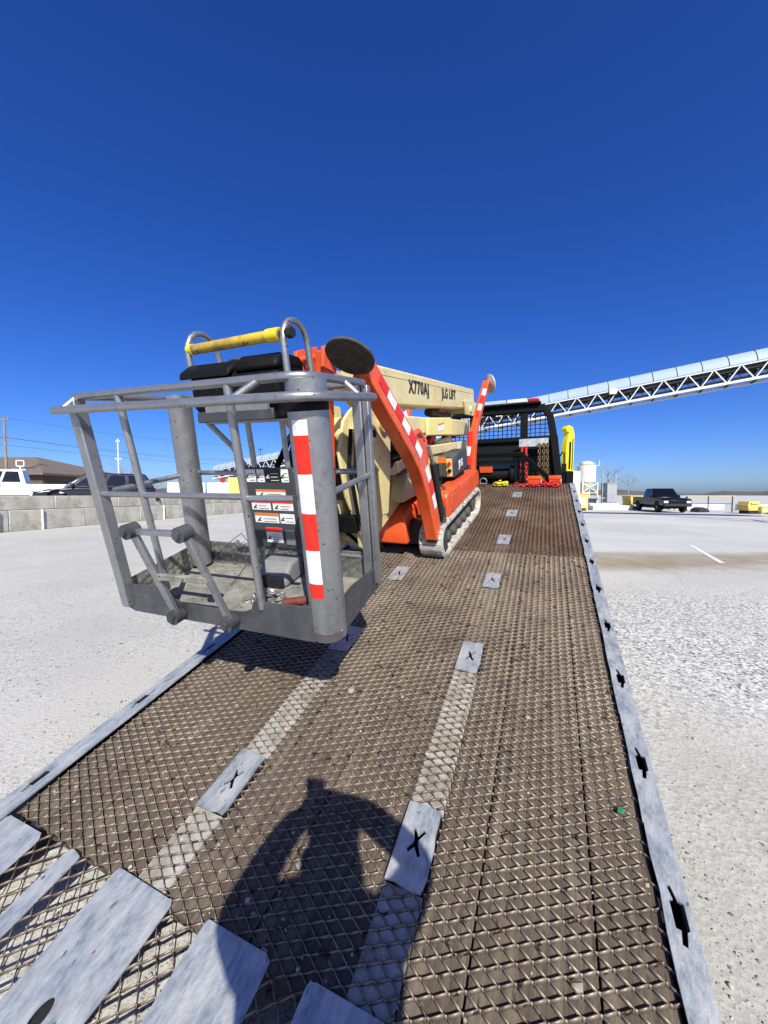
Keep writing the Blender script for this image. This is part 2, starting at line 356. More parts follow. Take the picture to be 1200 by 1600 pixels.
# loose stones on the lot, one mass
def stones(name, pts, rads, zs, mats, **kw):
    n = len(pts); base = np.array([(1,0,0),(-1,0,0),(0,1,0),(0,-1,0),(0,0,1),(0,0,-.6)], float)
    v = np.repeat(base[None], n, 0)*(1+RNG.uniform(-.35, .35, (n, 6, 1))); a = RNG.uniform(0, 6.28, n); ca, sa = np.cos(a), np.sin(a)
    x = v[:,:,0]*ca[:,None]-v[:,:,1]*sa[:,None]; y = v[:,:,0]*sa[:,None]+v[:,:,1]*ca[:,None]
    v = np.stack([x*RNG.uniform(.8, 1.3, (n, 1)), y, v[:,:,2]*RNG.uniform(.45, .8, (n, 1))], 2)*rads[:,None,None]
    v += np.stack([pts[:,0], pts[:,1], zs+rads*0.2], 1)[:,None,:]
    f = np.array([(0,2,4),(2,1,4),(1,3,4),(3,0,4),(2,0,5),(1,2,5),(3,1,5),(0,3,5)]); f = (f[None]+(np.arange(n)*6)[:,None,None]).reshape(-1, 3)
    return np_mesh(name, v.reshape(-1, 3), f, mats, kind='stuff', smooth=100, **kw)
def lot_points(n):
    r = 0.7+10*RNG.uniform(0, 1, n)**1.7; a = RNG.uniform(R(-52), R(52), n); return np.stack([r*np.sin(a), r*np.cos(a)], 1)
p = lot_points(60000); q = RNG.uniform(0, 1, len(p))
cl = np.sin(p[:,0]*1.3+1)+np.sin(p[:,1]*1.1+p[:,0]*.6)+np.sin(p[:,0]*3.1-p[:,1]*2.3)*.6
keep = q < np.clip(0.40+0.3*cl, .08, 1)*np.where((p[:,0] > 0) & (p[:,1] < 2.2), .35, 1); p = p[keep]
g = stones('loose_gravel', p, np.exp(RNG.normal(-5.4, .42, len(p))), np.zeros(len(p)), ['pebble'])
tag(g, 'loose grey and white gravel scattered over the pale lot', 'gravel')

# far ridge of bare woodland on the skyline, raised lot behind the block wall
mb = MB(); N_ = 240
for k in range(N_+1):
    a = R(-75)+R(150)*k/N_; h = 7.5+3*math.sin(a*7)+2*math.sin(a*23+1)+1.3*math.sin(a*61)+random.uniform(-.9, .9)
    for rr, z in ((520, -1), (560, h*.8), (640, h)): mb.v.append((rr*math.sin(a), rr*math.cos(a), z))
for k in range(N_):
    for j in (0, 1): mb.f.append((k*3+j, k*3+3+j, k*3+4+j, k*3+1+j)); mb.m.append(0)
mb.build('hills', 'ridge', kind='structure', smooth=60)

# ------------------------------------------------------------------ rollback lorry with its bed tilted to the ground
TOFF = V((-0.865, 6.0, 0)); TR = TRUCK @ Matrix.Translation(TOFF); TL = Matrix.Translation(-TOFF)
truck = empty('rollback_truck', TR)
tag(truck, 'rollback tow truck with long mesh-covered bed tilted down as a ramp', 'tow truck')
BEDL = TR.inverted() @ BED
TI, TO_, LI, LO = 0.335, 0.408, -2.06, -2.165         # rail edges
S0, S1 = 0.80, 6.80                                   # planked deck
# underframe is the bed part itself
mb = MB()
for t in (-1.32, -0.42): mb.box((t-.06, 1.6, -.46), (t+.06, 6.75, -.19))
s = 0.9
while s < 6.8: mb.box((LI+.02, s-.03, -.185), (TI-.02, s+.03, -.075)); s += 0.49
bed = mb.build('bed', 'steel_dark', truck, mtx=BEDL, bevel=0.004)
# planks
seams = [(-2.055, -1.69), (-1.684, -1.312), (-1.146, -0.80), (-0.794, -0.466), (-0.331, -0.174), (-0.168, 0.152), (0.158, 0.331)]
for a, b in seams:
    L = 6.0; pl = MB(); c = (a+b)/2; h = (b-a)/2
    pl.box((-h, 0, -.06), (h, L, 0)); pl.build('plank', 'wood', bed, bevel=0.004, mtx=Matrix.Translation((c, S0, -.012+random.uniform(-.002, .001))))
# anchor strips with keyed plates
plates = []; XS = [1.243, 2.291, 3.303, 4.256, 5.196, 6.145]
xh = []
def xhole(cx, cy):
    a = [(.010,.006),(.034,.038),(.022,.048),(.001,.022),(-.018,.045),(-.025,.040),(-.010,.006),(-.012,-.006),(-.034,-.032),(-.022,-.044),(-.001,-.020),(.024,-.050),(.035,-.042),(.010,-.006)]
    return [(cx+p*.78, cy+q*.92) for p, q in a]
for ci, (t0, t1, jit) in enumerate(((-1.298, -1.158, -.03), (-0.466, -0.334, 0))):
    last = S0
    for k, s in enumerate(XS):
        s += jit; y0, y1 = s-.135, s+.125
        cs = MB(); cs.box((t0, last, -.05), (t1, y0-.001, -.010)); cs.build('channel_strip', 'galv_dusty' if k < 2 else 'strip_dull', bed); last = y1+.001
        pm = MB(); jag = []
        for q in range(7): jag.append((t1-.002+random.uniform(-.005, .004), y0+(y1-y0)*q/6))
        outer = [(t0, y0)]+[(t0+(t1-t0)*q/4, y0+random.uniform(-.006, .006)) for q in (1, 2, 3)]+jag+[(t0+(t1-t0)*q/4, y1+random.uniform(-.006, .006)) for q in (3, 2, 1)]+[(t0, y1)]
        pm.holed(outer, [xhole((t0+t1)/2, s)], -.004, .006)
        po = pm.build('anchor_plate', 'galv', bed, smooth=20)
        pk = MB(); w_, d_ = .06, .12
        pk.add([((t0+t1)/2+i*w_, s+j*d_, z) for z in (-.005, -.10) for i, j in ((-1,-1),(1,-1),(1,1),(-1,1))], [(4,5,6,7),(0,1,5,4),(1,2,6,5),(2,3,7,6),(3,0,4,7)])
        pk.build('anchor_pocket', 'hole_shade', bed, smooth=0)  # pocket walls near-black: shade below the hole is painted in
        plates.append((t0-.004, t1+.004, y0-.01, y1+.01))
    cs = MB(); cs.box((t0, last, -.05), (t1, S1, -.010)); cs.build('channel_strip', 'strip_dull', bed)
# side rails with keyhole slots
def keyhole(cx, cy, sx=1):
    a = [(-.015,-.034),(-.004,-.036),(-.009,-.068),(.002,-.072),(.009,-.036),(.016,-.030),(.016,.032),(.003,.036),(-.006,.072),(-.015,.070),(-.007,.036),(-.016,.034)]
    return [(cx+p*sx*1.1, cy+q) for p, q in a]
for side in (0, 1):
    t0, t1 = ((TI, TO_), (LO, LI))[side]
    rail = MB(); s = 1.31-.994+(0.1 if side else 0); last = 0.32; k = 0
    while last < S1+.02:
        s1 = min(s+.2485, S1+.02); cx = (t0+t1)/2+(.003 if not side else -.01)
        outer = [(t0+random.uniform(-.003, .003), last), (t1, last), (t1, s1), (t0+random.uniform(-.003, .003), s1)]
        for q in (4, 3, 2, 1): outer.append((t0+random.uniform(-.004, .004), last+(s1-last)*q/5)) if not side else None
        hs = [keyhole(cx, s, 1 if not side else -1)] if (last+.08 < s < s1-.08) else []
        rail.holed(outer, hs, .004, .012, 0); last = s1; s += .497
    o_ = t1 if not side else t0; i_ = t0 if not side else t1
    e = .006 if not side else -.006
    rail.box((min(o_, o_-e), .32, -.15), (max(o_, o_-e), S1+.02, .0035))
    rail.box((min(t0, t1)+.001, .32, -.156), (max(t0, t1)-.001, S1+.02, -.151))
    ro = rail.build('side_rail', 'galv', bed, smooth=25)
    dk = MB(); dk.box((min(t0, t1)+.008, .9, -.15), (max(t0, t1)-.008, S1, -.062)); dk.build('rail_shade_block', 'hole_shade', bed, smooth=0)  # solid dark block painted as the shade inside the hollow rail
# end beam
mb = MB(); mb.box((LI, S1, -.15), (TI, S1+.05, .006)); mb.build('end_beam', 'steel_dark', bed, bevel=.004)

# expanded metal: every strand a tilted bar, bonds where they meet
def expanded(name, t0, t1, s0, s1, L, S, w_, th, phi, mname, skip=(), z0=0.004, ragged=0.0, slant=0.0):
    ni = int((t1-t0)/(L/2))+1; nj = int((s1-s0)/(S/2))+1; b = L*.10
    I, J = np.meshgrid(np.arange(ni+1), np.arange(nj+1), indexing='ij'); ok = (I+J) % 2 == 0; I, J = I[ok], J[ok]
    x = t0+I*L/2; y = s0+J*S/2
    segs = []; 
    for dj in (1, -1):
        A = np.stack([x+b/2, y], 1); Bp = np.stack([x+L/2-b/2, y+dj*S/2], 1); segs.append((A, Bp, 1.0))
    segs.append((np.stack([x-b/2, y], 1), np.stack([x+b/2, y], 1), 1.05))
    VV, FF, off = [], [], 0
    for A, Bp, ws in segs:
        mid = (A+Bp)/2; k = (mid[:,0] > t0-.02) & (mid[:,0] < t1-.004+RNG.uniform(-ragged, ragged*.3, len(mid))) & (mid[:,1] > s0) & (mid[:,1] < s1)
        for (a, c, d, e) in skip: k &= ~((mid[:,0] > a) & (mid[:,0] < c) & (mid[:,1] > d) & (mid[:,1] < e))
        A, Bp = A[k], Bp[k]; n = len(A)
        c = np.array([0, math.cos(phi), math.sin(phi)])*w_*ws/2; tt = np.array([0, -math.sin(phi), math.cos(phi)])*th/2
        zz = z0+RNG.normal(0, .0006, (n, 1)); A3 = np.hstack([A, zz]); B3 = np.hstack([Bp, zz])
        dip = .0018*np.sin(A3[:,0]*2.3+A3[:,1]*1.7)+.0012*np.sin(A3[:,1]*6+A3[:,0]*3.); A3[:,2] += dip; B3[:,2] += dip
        vs = np.stack([P+sg*c+sh*tt for P in (A3, B3) for sg, sh in ((-1,-1),(1,-1),(1,1),(-1,1))], 1)
        f = np.array([(0,1,5,4),(1,2,6,5),(2,3,7,6),(3,0,4,7),(0,3,2,1),(4,5,6,7)])
        FF.append((f[None]+(off+np.arange(n)*8)[:,None,None]).reshape(-1, 4)); VV.append(vs.reshape(-1, 3)); off += n*8
    return np_mesh(name, np.concatenate(VV), np.concatenate(FF), [mname], bed, kind='stuff')
PL1 = plates
expanded('expanded_metal', -2.045, -0.335, 0.79, 3.90, .080, .039, .0092, .0026, R(66), 'rust_mesh', PL1, z0=-.0068)
expanded('expanded_metal', -0.330, 0.335, 0.45, 3.90, .080, .039, .0102, .0028, R(63), 'rust_mesh', PL1, ragged=.014, z0=-.0064)
expanded('expanded_metal', -2.045, 0.338, 3.915, 6.80, .080, .039, .0108, .0030, R(64), 'rust_mesh_dark', PL1, ragged=.014, z0=-.0068)
# tail: galvanised treads with coarser mesh between them
def tread(t0, t1, s0, s1, hole=None):
    r = min(.022, (t1-t0)*.3); pts = [(t0, s0), (t1, s0)]+[(t1+random.uniform(-.006, .003), s0+(s1-s0-.05)*k/6) for k in range(1, 6)]
    for k in range(5): a = k/4*math.pi/2; pts.append((t1-r+r*math.cos(a), s1-r+r*math.sin(a)+random.uniform(-.004, .004)))
    for k in range(5): a = math.pi/2+k/4*math.pi/2; pts.append((t0+r+r*math.cos(a), s1-r+r*math.sin(a)+random.uniform(-.004, .004)))
    m = MB(); m.holed(pts, [hole] if hole else [], -.001, .004); return m.build('tail_plate', 'galv', bed, smooth=20)
oval = [(-1.238+.022*math.cos(a)*1.0, .507+.035*math.sin(a)) for a in [i*math.pi/8 for i in range(16)]]
tread(-2.055, -1.80, .30, .775); tread(-1.64, -1.565, .30, .79); tread(-1.385, -1.10, .30, .815, oval)
tread(-0.955, -0.70, .30, .825); tread(-0.575, -0.335, .30, .83)
for a, b in ((-1.81, -1.63), (-1.575, -1.375), (-1.11, -.945), (-.71, -.565)):
    expanded('expanded_metal', a, b, 0.31, .80, .074, .056, .0088, .0028, R(70), 'rust_mesh', (), z0=-.001)
for t in (-1.9, -1.25, -.8, -.2, .2): mb = MB(); mb.box((t-.03, .32, -.075), (t+.03, .8, -.012)); mb.build('tail_rib', 'steel_dark', bed)
# bed front guard, winch
mb = MB(); a = .025
for p_, q_ in (((-1.95, 6.84, -.14), (-1.95, 6.84, .50)), ((-.36, 6.84, -.14), (-.36, 6.84, .50)), ((-1.95, 6.84, .5), (-.33, 6.84, .5)), ((-.36, 6.84, .48), (.02, 6.84, .10)), ((.02, 6.84, .12), (.02, 6.84, -.14))):
    mb.bar(p_, q_, .05, .07)
mb.build('bed_guard', 'black_paint', bed, bevel=.005)
mb = MB(); mb.cyl((-1.1, 7.05, .12), (-.55, 7.05, .12), .11, n=20); mb.cyl((-1.14, 7.05, .12), (-1.08, 7.05, .12), .17, n=20); mb.cyl((-.57, 7.05, .12), (-.5, 7.05, .12), .17, n=20)
mb.box((-1.25, 6.9, -.2), (-.4, 7.25, -.02)); wi = mb.build('winch', 'black_plastic', bed)
mb = MB(); mb.box((-1.08, 6.92, .18), (-.86, 7.0, .31)); mb.build('winch_cover', 'orange', bed, bevel=.012)

# chassis, wheels, cab, rack in the level frame
mb = MB()
for t in (-1.3, -.43): mb.box((t-.045, 4.2, .62), (t+.045, 11.0, .86))
for a in (4.4, 5.6, 7.0, 8.6, 10.2): mb.box((-1.26, a-.05, .65), (-.47, a+.05, .80))
mb.box((-1.2, 4.1, .72), (-.5, 4.25, .98)); mb.build('chassis', 'steel_dark', truck, mtx=TL)
def wheel_mesh():
    m = MB(); m.lathe([(.28,-.14),(.48,-.14),(.52,-.10),(.53,0),(.52,.10),(.48,.14),(.28,.14)], (0,0,0), (1,0,0), 32, 0)
    m.lathe([(.10,.16),(.12,.155),(.27,.10),(.285,.143),(.285,-.143),(.10,-.16)], (0,0,0), (1,0,0), 24, 1); return m
W0 = None
for a in (5.9, 7.2, 9.75):
    for t in ((-1.86, -1.56, -.17, .13) if a < 9 else (-1.8, .07)):
        mt = TL @ Matrix.Translation((t, a, .53))
        if W0 is None: W0 = wheel_mesh().build('wheel', ['tyre', 'rim'], truck, mtx=mt)
        else: share(W0, truck, mt)
# cab: side profile extruded, rear wall with window opening, door, glass
mb = MB(); prof = [(7.75,.95),(7.75,2.42),(7.9,2.52),(9.0,2.52),(9.35,2.40),(9.75,1.75),(10.9,1.60),(11.05,1.45),(11.05,.75),(10.35,.75),(10.25,1.1),(9.25,1.1),(9.15,.75),(7.9,.75)]
mb.prism(prof, 0, -1.95, .20); cab = mb.build('cab', 'truck_pale', truck, mtx=TL, bevel=.05, seg=3)
mb = MB(); mb.box((-1.6, 7.735, 1.78), (-.15, 7.745, 2.28)); mb.build('rear_window', 'glass_teal', cab)
for sx, t in ((1, .203), (-1, -1.953)):
    mb = MB(); mb.prism([(8.15,1.72),(8.2,2.36),(9.0,2.36),(9.4,1.75)], 0, t-.004, t+.004); mb.build('door_window', 'glass_dark', cab)
    mb = MB(); q = t+.15*sx
    mb.tube([(t, 9.35, 2.25), (q-.03*sx, 9.3, 2.45), (q, 9.28, 2.42), (q, 9.28, 1.85), (q-.03*sx, 9.3, 1.78), (t, 9.35, 1.7)], .016, 8)
    mb.box((q-.05, 9.24, 2.0), (q+.05, 9.31, 2.18)); mb.build('mirror', 'black_plastic', cab)
mb = MB(); mb.prism([(9.42,2.32),(9.75,1.8),(9.76,1.8),(9.43,2.33)], 0, -1.8, .05); mb.build('windscreen', 'glass_dark', cab)
# headache rack
A_ = 7.42; mb = MB()
TC = -.865
def rk(t0, t1, z0, z1, dy=.05): mb.box((t0, A_-dy, z0), (t1, A_+dy, z1))
for sx in (1, -1):
    x = lambda d: TC+sx*d
    mb.bar((x(1.10), A_, .86), (x(1.07), A_, 1.7), .12, .10, up=(0,1,0)); mb.bar((x(1.07), A_, 1.68), (x(.97), A_, 2.55), .13, .10, up=(0,1,0)); mb.bar((x(.97), A_, 2.53), (x(.90), A_, 2.93), .12, .10, up=(0,1,0))
    mb.bar((x(.905), A_, 2.90), (x(.80), A_, 3.07), .11, .10, up=(0,1,0))
mb.box((TC-.82, A_-.06, 3.0), (TC+.82, A_+.06, 3.13)); mb.box((TC-.95, A_-.045, 2.47), (TC+.95, A_+.045, 2.56))
for c in (-.40, TC*2+.40): mb.box((c-.065, A_-.04, 2.56), (c+.065, A_+.04, 3.0))
rack = mb.build('headache_rack', 'black_paint', truck, mtx=TL, bevel=.012)
mb = MB(); mb.box((TC-.98, A_+.02, 2.14), (TC+.98, A_+.03, 2.47)); mb.box((-.50, A_+.02, 1.3), (TC+1.04, A_+.03, 2.14)); mb.box((TC-1.04, A_+.02, 1.3), (-1.28, A_+.03, 2.14)); mb.box((-1.28, A_+.02, 1.3), (-.50, A_+.03, 1.72)); mb.build('backing_panel', 'black_plastic', rack)
mb = MB(); t = TC-.90
while t < TC+.92: mb.box((t-.007, A_-.004, 2.56), (t+.007, A_+.004, 3.0)); t += .082
z = 2.62
while z < 3.0: mb.box((TC-.92, A_-.011, z-.006), (TC+.92, A_-.005, z+.006)); z += .075
mb.build('window_grid', 'black_paint', rack, smooth=0)
mb = MB(); mb.box((-.47, A_-.16, 2.42), (.02, A_-.07, 2.428)); mb.box((-.47, A_-.165, 2.36), (.02, A_-.160, 2.50)); mb.build('chain_tray', 'galv', rack)
mb = MB(); mb.box((TC-.55, A_-.14, 3.135), (TC+.75, A_+.14, 3.17), 0); mb.box((TC-.5, A_-.13, 3.17), (-.72, A_+.13, 3.24), 1); mb.box((-.70, A_-.13, 3.17), (-.36, A_+.13, 3.24), 2); mb.box((-.34, A_-.13, 3.17), (TC+.72, A_+.13, 3.23), 3)
mb.build('light_bar', ['black_plastic', 'conveyor_blue', 'lens_white', 'lens_red'], rack, bevel=.015)
mb = MB(); mb.box((.055, A_-.04, 2.55), (.11, A_+.04, 2.93)); mb.build('work_lamp_bracket', 'white_paint', rack, bevel=.01)

# small gear at the top of the ramp
def link_chain(name, pts, size, r, mname, parent=None):
    m = MB(); pts = [V(p) for p in pts]
    seg = []; 
    for a, b in zip(pts, pts[1:]):
        n = max(1, int((b-a).length/(size*1.45))); seg += [(a.lerp(b, (k+.5)/n), (b-a).normalized()) for k in range(n)]
    for i, (c, d) in enumerate(seg):
        u = V((0,0,1)) if abs(d.z) < .8 else V((1,0,0)); q = d.cross(u).normalized(); u = q.cross(d)
        sd = q if i % 2 else u; pt = []
        for k in range(10):
            an = 2*math.pi*k/10; pt.append(c+d*math.cos(an)*size+sd*math.sin(an)*size*.55)
        m.tube(pt, r, 5, closed=True)
    return m.build(name, mname, parent, smooth=60)
TW = lambda t, a, z: TRUCK @ V((t, a, z))
for i, (t, lab) in enumerate(((-.13, 'rusty binding chain hanging nearest the rack post'), (-.06, 'rusty binding chain hanging second from the rack post'), (.0, 'rusty binding chain hanging at the outer end of the tray'))):
    c = link_chain('hanging_chain', [TW(t, A_-.185, 2.40), TW(t+.005, A_-.185, 1.72)], .038, .0095, 'chain_rust'); tag(c, lab, 'chain', 'chains on the tray')
for t, lab in ((-.42, 'red ratchet load binder hanging left under the silver tray'), (-.35, 'red ratchet load binder hanging right under the silver tray')):
    m = MB(); m.cyl((0, 0, 0), (0, 0, -.16), .024, n=10); m.cyl((0, 0, -.16), (0, 0, -.30), .016, n=10); m.bar((.0, -.02, -.05), (.03, -.03, -.32), .03, .018); m.lathe([(.02, 0), (.034, .01), (.034, .03), (.02, .04)], (0, 0, -.18), n=10)
    o = m.build('load_binder', 'red_paint', mtx=TRUCK @ Matrix.Translation((t, A_-.2, 2.36))); tag(o, lab, 'load binder', 'load binders')
    c = link_chain('binder_chain', [TW(t, A_-.2, 2.05), TW(t+.02, A_-.2, 1.72)], .035, .009, 'red_paint'); tag(c, 'red chain below the '+('left' if t < -.4 else 'right')+' hanging load binder', 'chain', 'red chains')
def on_bed(t, s, n): return BED @ Matrix.Translation((t, s, n))
def binder_flat(t, s, rz, lab):
    m = MB(); m.tube([(-.28, 0, .03), (.28, 0, .05)], .022, 8); m.bar((0, .02, .05), (.30, .06, .12), .04, .03); m.lathe([(.02, 0), (.05, .02), (.05, .06), (.02, .08)], (-.04, 0, .045), (1, 0, 0), 12)
    m.tube(arc((-.34, .04), .05, .4, 5.4, 10, 'xz'), .014, 6); m.tube(arc((.34, .05), .05, 3.5, 8.6, 10, 'xz'), .014, 6)
    o = m.build('load_binder', 'red_paint', mtx=on_bed(t, s, .012) @ Matrix.Rotation(rz, 4, 'Z') @ Matrix.Scale(.62, 4)); tag(o, lab, 'load binder', 'load binders')
binder_flat(-.24, 6.68, .15, 'red load binder lying on the deck beneath the black guard')
binder_flat(-.02, 6.66, -.25, 'red load binder lying at the right front corner of the deck')
c = link_chain('red_chain', [BED @ V(p) for p in ((-.38, 6.60, .03), (-.30, 6.64, .03), (-.2, 6.60, .03), (-.08, 6.66, .03), (.02, 6.62, .03), (.10, 6.60, .03), (.17, 6.57, .03))], .035, .011, 'red_paint'); tag(c, 'red chain strung along the top edge of the deck', 'chain')
for t, s, w_, lab in ((-.18, 6.76, .20, 'orange box behind the lying load binder'), (.12, 6.77, .17, 'small orange box with pale end at right front of the deck')):
    m = MB(); m.box((-w_/2, -.06, 0), (w_/2, .05, .105)); m.box((-w_/2-.006, -.066, .09), (w_/2+.006, .056, .13)); m.box((w_/2+.001, -.05, .01), (w_/2+.012, .04, .085), 1)
    o = m.build('tool_box', ['orange', 'label_white'], mtx=on_bed(t, s, .012), bevel=.006); tag(o, lab, 'box')
m = MB(); r_ = random.Random(3)
for k in range(5): m.tube([(r_.uniform(-.12, .12), r_.uniform(-.05, .05), r_.uniform(.01, .06)) for q in range(5)], .018, 5)
m.bar((-.1, 0, .01), (.12, .02, .015), .05, .012); m.bar((-.05, .03, .02), (0, -.02, .10), .05, .012)
o = m.build('ratchet_strap', 'yellow_clean', mtx=on_bed(-.70, 6.66, .012)); tag(o, 'bundled yellow strap lying at the end of the deck', 'strap')
m = MB(); m.tube(arc((0, .075), .055, R(-40), R(220), 14, 'xz'), .013, 8); m.cyl((-.06, 0, .035), (.06, 0, .035), .014, n=8)
o = m.build('shackle', 'chain_steel', mtx=on_bed(-.98, 6.68, .012)); tag(o, 'silver shackle standing on the deck beside the yellow strap', 'shackle')
m = MB(); m.add([(x_*.75, y_*.75, z_) for x_, y_, z_ in [(-.017,-.009,0),(.008,-.016,.006),(.018,.006,.010),(0.004,.014,.004),(-.013,.011,.008),(0,0,.010)]], [(0,1,5),(1,2,5),(2,3,5),(3,4,5),(4,0,5),(0,4,3,2,1)])
o = m.build('plastic_scrap', 'leaf_green', mtx=on_bed(.27, 1.575, .010)); tag(o, 'small green scrap lying by the right rail of the ramp', 'scrap')
# grit in the deck mesh
n = 900; p = np.stack([RNG.uniform(-2.0, .32, n), .82+5*RNG.uniform(0, 1, n)**1.5], 1)
g = stones('deck_grit', p, np.exp(RNG.normal(-5.5, .45, n)), np.full(n, -.010), ['pebble_pale'], mtx=BED); tag(g, 'pale grit and pebbles caught in the deck mesh', 'gravel')

# ------------------------------------------------------------------ crawler boom lift
lift = empty('boom_lift', LIFT)
tag(lift, 'orange and cream tracked boom lift with grey cage, loaded on the ramp', 'boom lift')
# tracks
def stadium(y0, y1, z, r, n=10):
    pts = []
    for k in range(n+1): a = math.pi/2+math.pi*k/n; pts.append((y0+r*math.cos(a), z+r*math.sin(a)))
    for k in range(n+1): a = -math.pi/2+math.pi*k/n; pts.append((y1+r*math.cos(a), z+r*math.sin(a)))
    return pts
for sx in (1, -1):
    x0, x1 = (.29, .53) if sx > 0 else (-.53, -.29)
    out = stadium(-.72, .70, .165, .165); inn = stadium(-.72, .70, .165, .135); n = len(out); m = MB()
    vs = [(x, p[0], p[1]) for x in (x0, x1) for p in out]+[(x, p[0], p[1]) for x in (x0, x1) for p in inn]; fs = []
    for i in range(n):
        j = (i+1) % n
        fs += [(i, j, n+j, n+i), (2*n+i, 3*n+i, 3*n+j, 2*n+j), (i, 2*n+i, 2*n+j, j), (n+i, n+j, 3*n+j, 3*n+i)]
    m.add(vs, fs); 
    per = [V((0, p[0], p[1])) for p in out]; acc = []
    for i in range(n):
        a, b = per[i], per[(i+1) % n]; L = (b-a).length; k = max(1, round(L/.085))
        if L < .02: continue
        for q in range(k): acc.append((a.lerp(b, (q+.5)/k), (b-a).normalized()))
    for c, d in acc:
        nn = V((0, d.z, -d.y)); nn = nn if (c-V((0, 0, .165))).dot(nn) > 0 or abs(c.y) > .72 else nn
        ctr = V((0, max(-.72, min(.70, c.y)), .165)); nn = (c-ctr).normalized()
        m.obox((( x0+x1)/2, c.y+nn.y*.006, c.z+nn.z*.006), ((x1-x0)/2-.008, 0, 0), d*.024, nn*.009)
    tr = m.build('track', 'track_dust', lift, bevel=0)
    m = MB(); m.lathe([(.03, -.02), (.11, -.02), (.125, 0), (.125, .1), (.03, .1)], (0, 0, 0), (1, 0, 0), 24)
    for k in range(6): a = k*math.pi/3; m.cyl((-.03, .075*math.cos(a), .075*math.sin(a)), (.11, .075*math.cos(a), .075*math.sin(a)), .014, n=8)
    for y in (-.72, .70): share(m.build('sprocket', 'roller_dust', tr, mtx=Matrix.Translation((.36*sx-.04, y, .165))), tr) if False else m.build('sprocket', 'roller_dust', tr, mtx=Matrix.Translation((.41*sx-.04, y, .165)))
    rm = MB(); rm.lathe([(.02, -.05), (.05, -.05), (.062, -.03), (.062, .03), (.05, .05), (.02, .05)], (0, 0, 0), (1, 0, 0), 16); r0 = None
    for y in (-.45, -.22, 0, .22, .45):
        mt = Matrix.Translation((.43*sx, y, .095))
        r0 = rm.build('roller', 'roller_dust', tr, mtx=mt) if r0 is None else share(r0, tr, mt) and r0
    m = MB(); m.box((.33*sx-.04, -.62, .12), (.33*sx+.10*(sx > 0)+.04*(sx < 0), .60, .25)); m.build('track_frame', 'roller_dust', tr, bevel=.01)
    # side cover
    a, b = (.33, .515) if sx > 0 else (-.515, -.33)
    m = MB(); m.prism([(-.58,.335),(-.60,.56),(-.54,.615),(.80,.565),(.88,.50),(.86,.335)], 0, a, b)
    cv = m.build('side_cover', 'orange', lift, bevel=.03, seg=3)
    e = .517*sx
    m = MB(); m.prism([(-.45,.37),(-.45,.55),(.35,.52),(.35,.37)], 0, e-.002, e+.002); m.build('cover_door', 'orange', cv, bevel=.003)
    m = MB(); m.tube(arc((.42*sx, .615), .04, 0, math.pi, 8, 'xz', -.50), .012, 6); m.build('tie_down_loop', 'charcoal', cv)
m = MB(); m.box((-.30, -.80, .12), (.30, .85, .34)); m.box((-.2, .85, .15), (.2, 1.25, .30)); m.build('chassis', 'steel_dark', lift, bevel=.01)
# rear engine cover
m = MB(); m.prism([(-.20,.14),(-.88,.14),(-.89,.36),(-.84,.44),(-.76,.485),(-.20,.50)], 0, -.25, .165)
ec = m.build('engine_cover', 'orange', lift, bevel=.022, seg=3)
m = MB(); m.prism([(-.80,.17),(-.80,.40),(-.60,.42),(-.60,.17)], 0, .1655, .1685); m.build('cover_hatch', 'orange', ec, bevel=.002)
m = MB()
for k in range(6): m.prism([(-.76+k*.022,.26),(-.76+k*.022,.36),(-.748+k*.022,.36),(-.748+k*.022,.26)], 0, .169, .172)
m.build('vent_grille', 'black_paint', ec)
m = MB(); m.box((-.262, -.84, .20), (-.251, -.76, .30)); m.build('tail_lamp', 'black_plastic', ec)
# turntable and turret
m = MB(); m.cyl((0, .15, .34), (0, .15, .47), .30, n=32); m.build('turntable', 'steel_dark', lift)
m = MB(); m.prism([(-.35,.47),(-.30,.75),(.25,1.02),(.85,1.02),(.85,.60),(.55,.47)], 0, -.17, -.14); m.prism([(-.35,.47),(-.30,.75),(.25,1.02),(.85,1.02),(.85,.60),(.55,.47)], 0, .14, .17); m.box((-.139, .3, .475), (.139, .8, .9)); m.build('turret', 'cream', lift, bevel=.006)
# riser: big plate knuckle at the rear, diagonal riser arm, two riser booms
m = MB()
kp = [(-1.72,.86),(-1.74,1.20),(-1.62,1.42),(-1.40,1.55),(-1.20,1.52),(-1.08,1.28),(-1.12,.98),(-1.20,.62),(-1.36,.34),(-1.50,.30),(-1.60,.40),(-1.62,.62)]
m.prism(kp, 0, .045, .07); m.prism(kp, 0, -.235, -.21)
m.prism([(-1.66,1.26),(-1.60,1.42),(-1.42,1.54),(-1.25,1.50),(-1.15,1.30),(-1.22,.98),(-1.34,.62),(-1.42,.62),(-1.42,1.0)], 0, .20, .225)
m.prism([(-1.58,1.20),(-1.50,1.40),(-1.25,1.40),(-1.25,1.2)], 0, .071, .199)
kn = m.build('riser_knuckle', 'cream', lift, bevel=.006)
m = MB(); m.box((-.209, -1.48, .42), (.044, -1.30, 1.22)); m.box((-.209, -1.60, .55), (-.05, -1.48, .80)); m.build('knuckle_web', 'cream', kn, bevel=.01)
for y, z, r in ((-1.52, 1.30, .06), (-1.30, 1.36, .075), (-1.44, .42, .055), (-1.58, 1.02, .05)):
    m = MB(); xe = .255 if z > 1.1 else .10; m.cyl((-.26, y, z), (xe, y, z), r, n=20); m.cyl((-.27, y, z), (xe+.01, y, z), r*.5, n=12, mi=1); m.build('pivot_pin', ['cream', 'steel_dark'], kn)
m = MB(); m.bar((-.20, -1.66, 1.05), (.05, -1.66, 1.05), .09, .22); m.build('knuckle_stop', 'black_plastic', kn, bevel=.008)
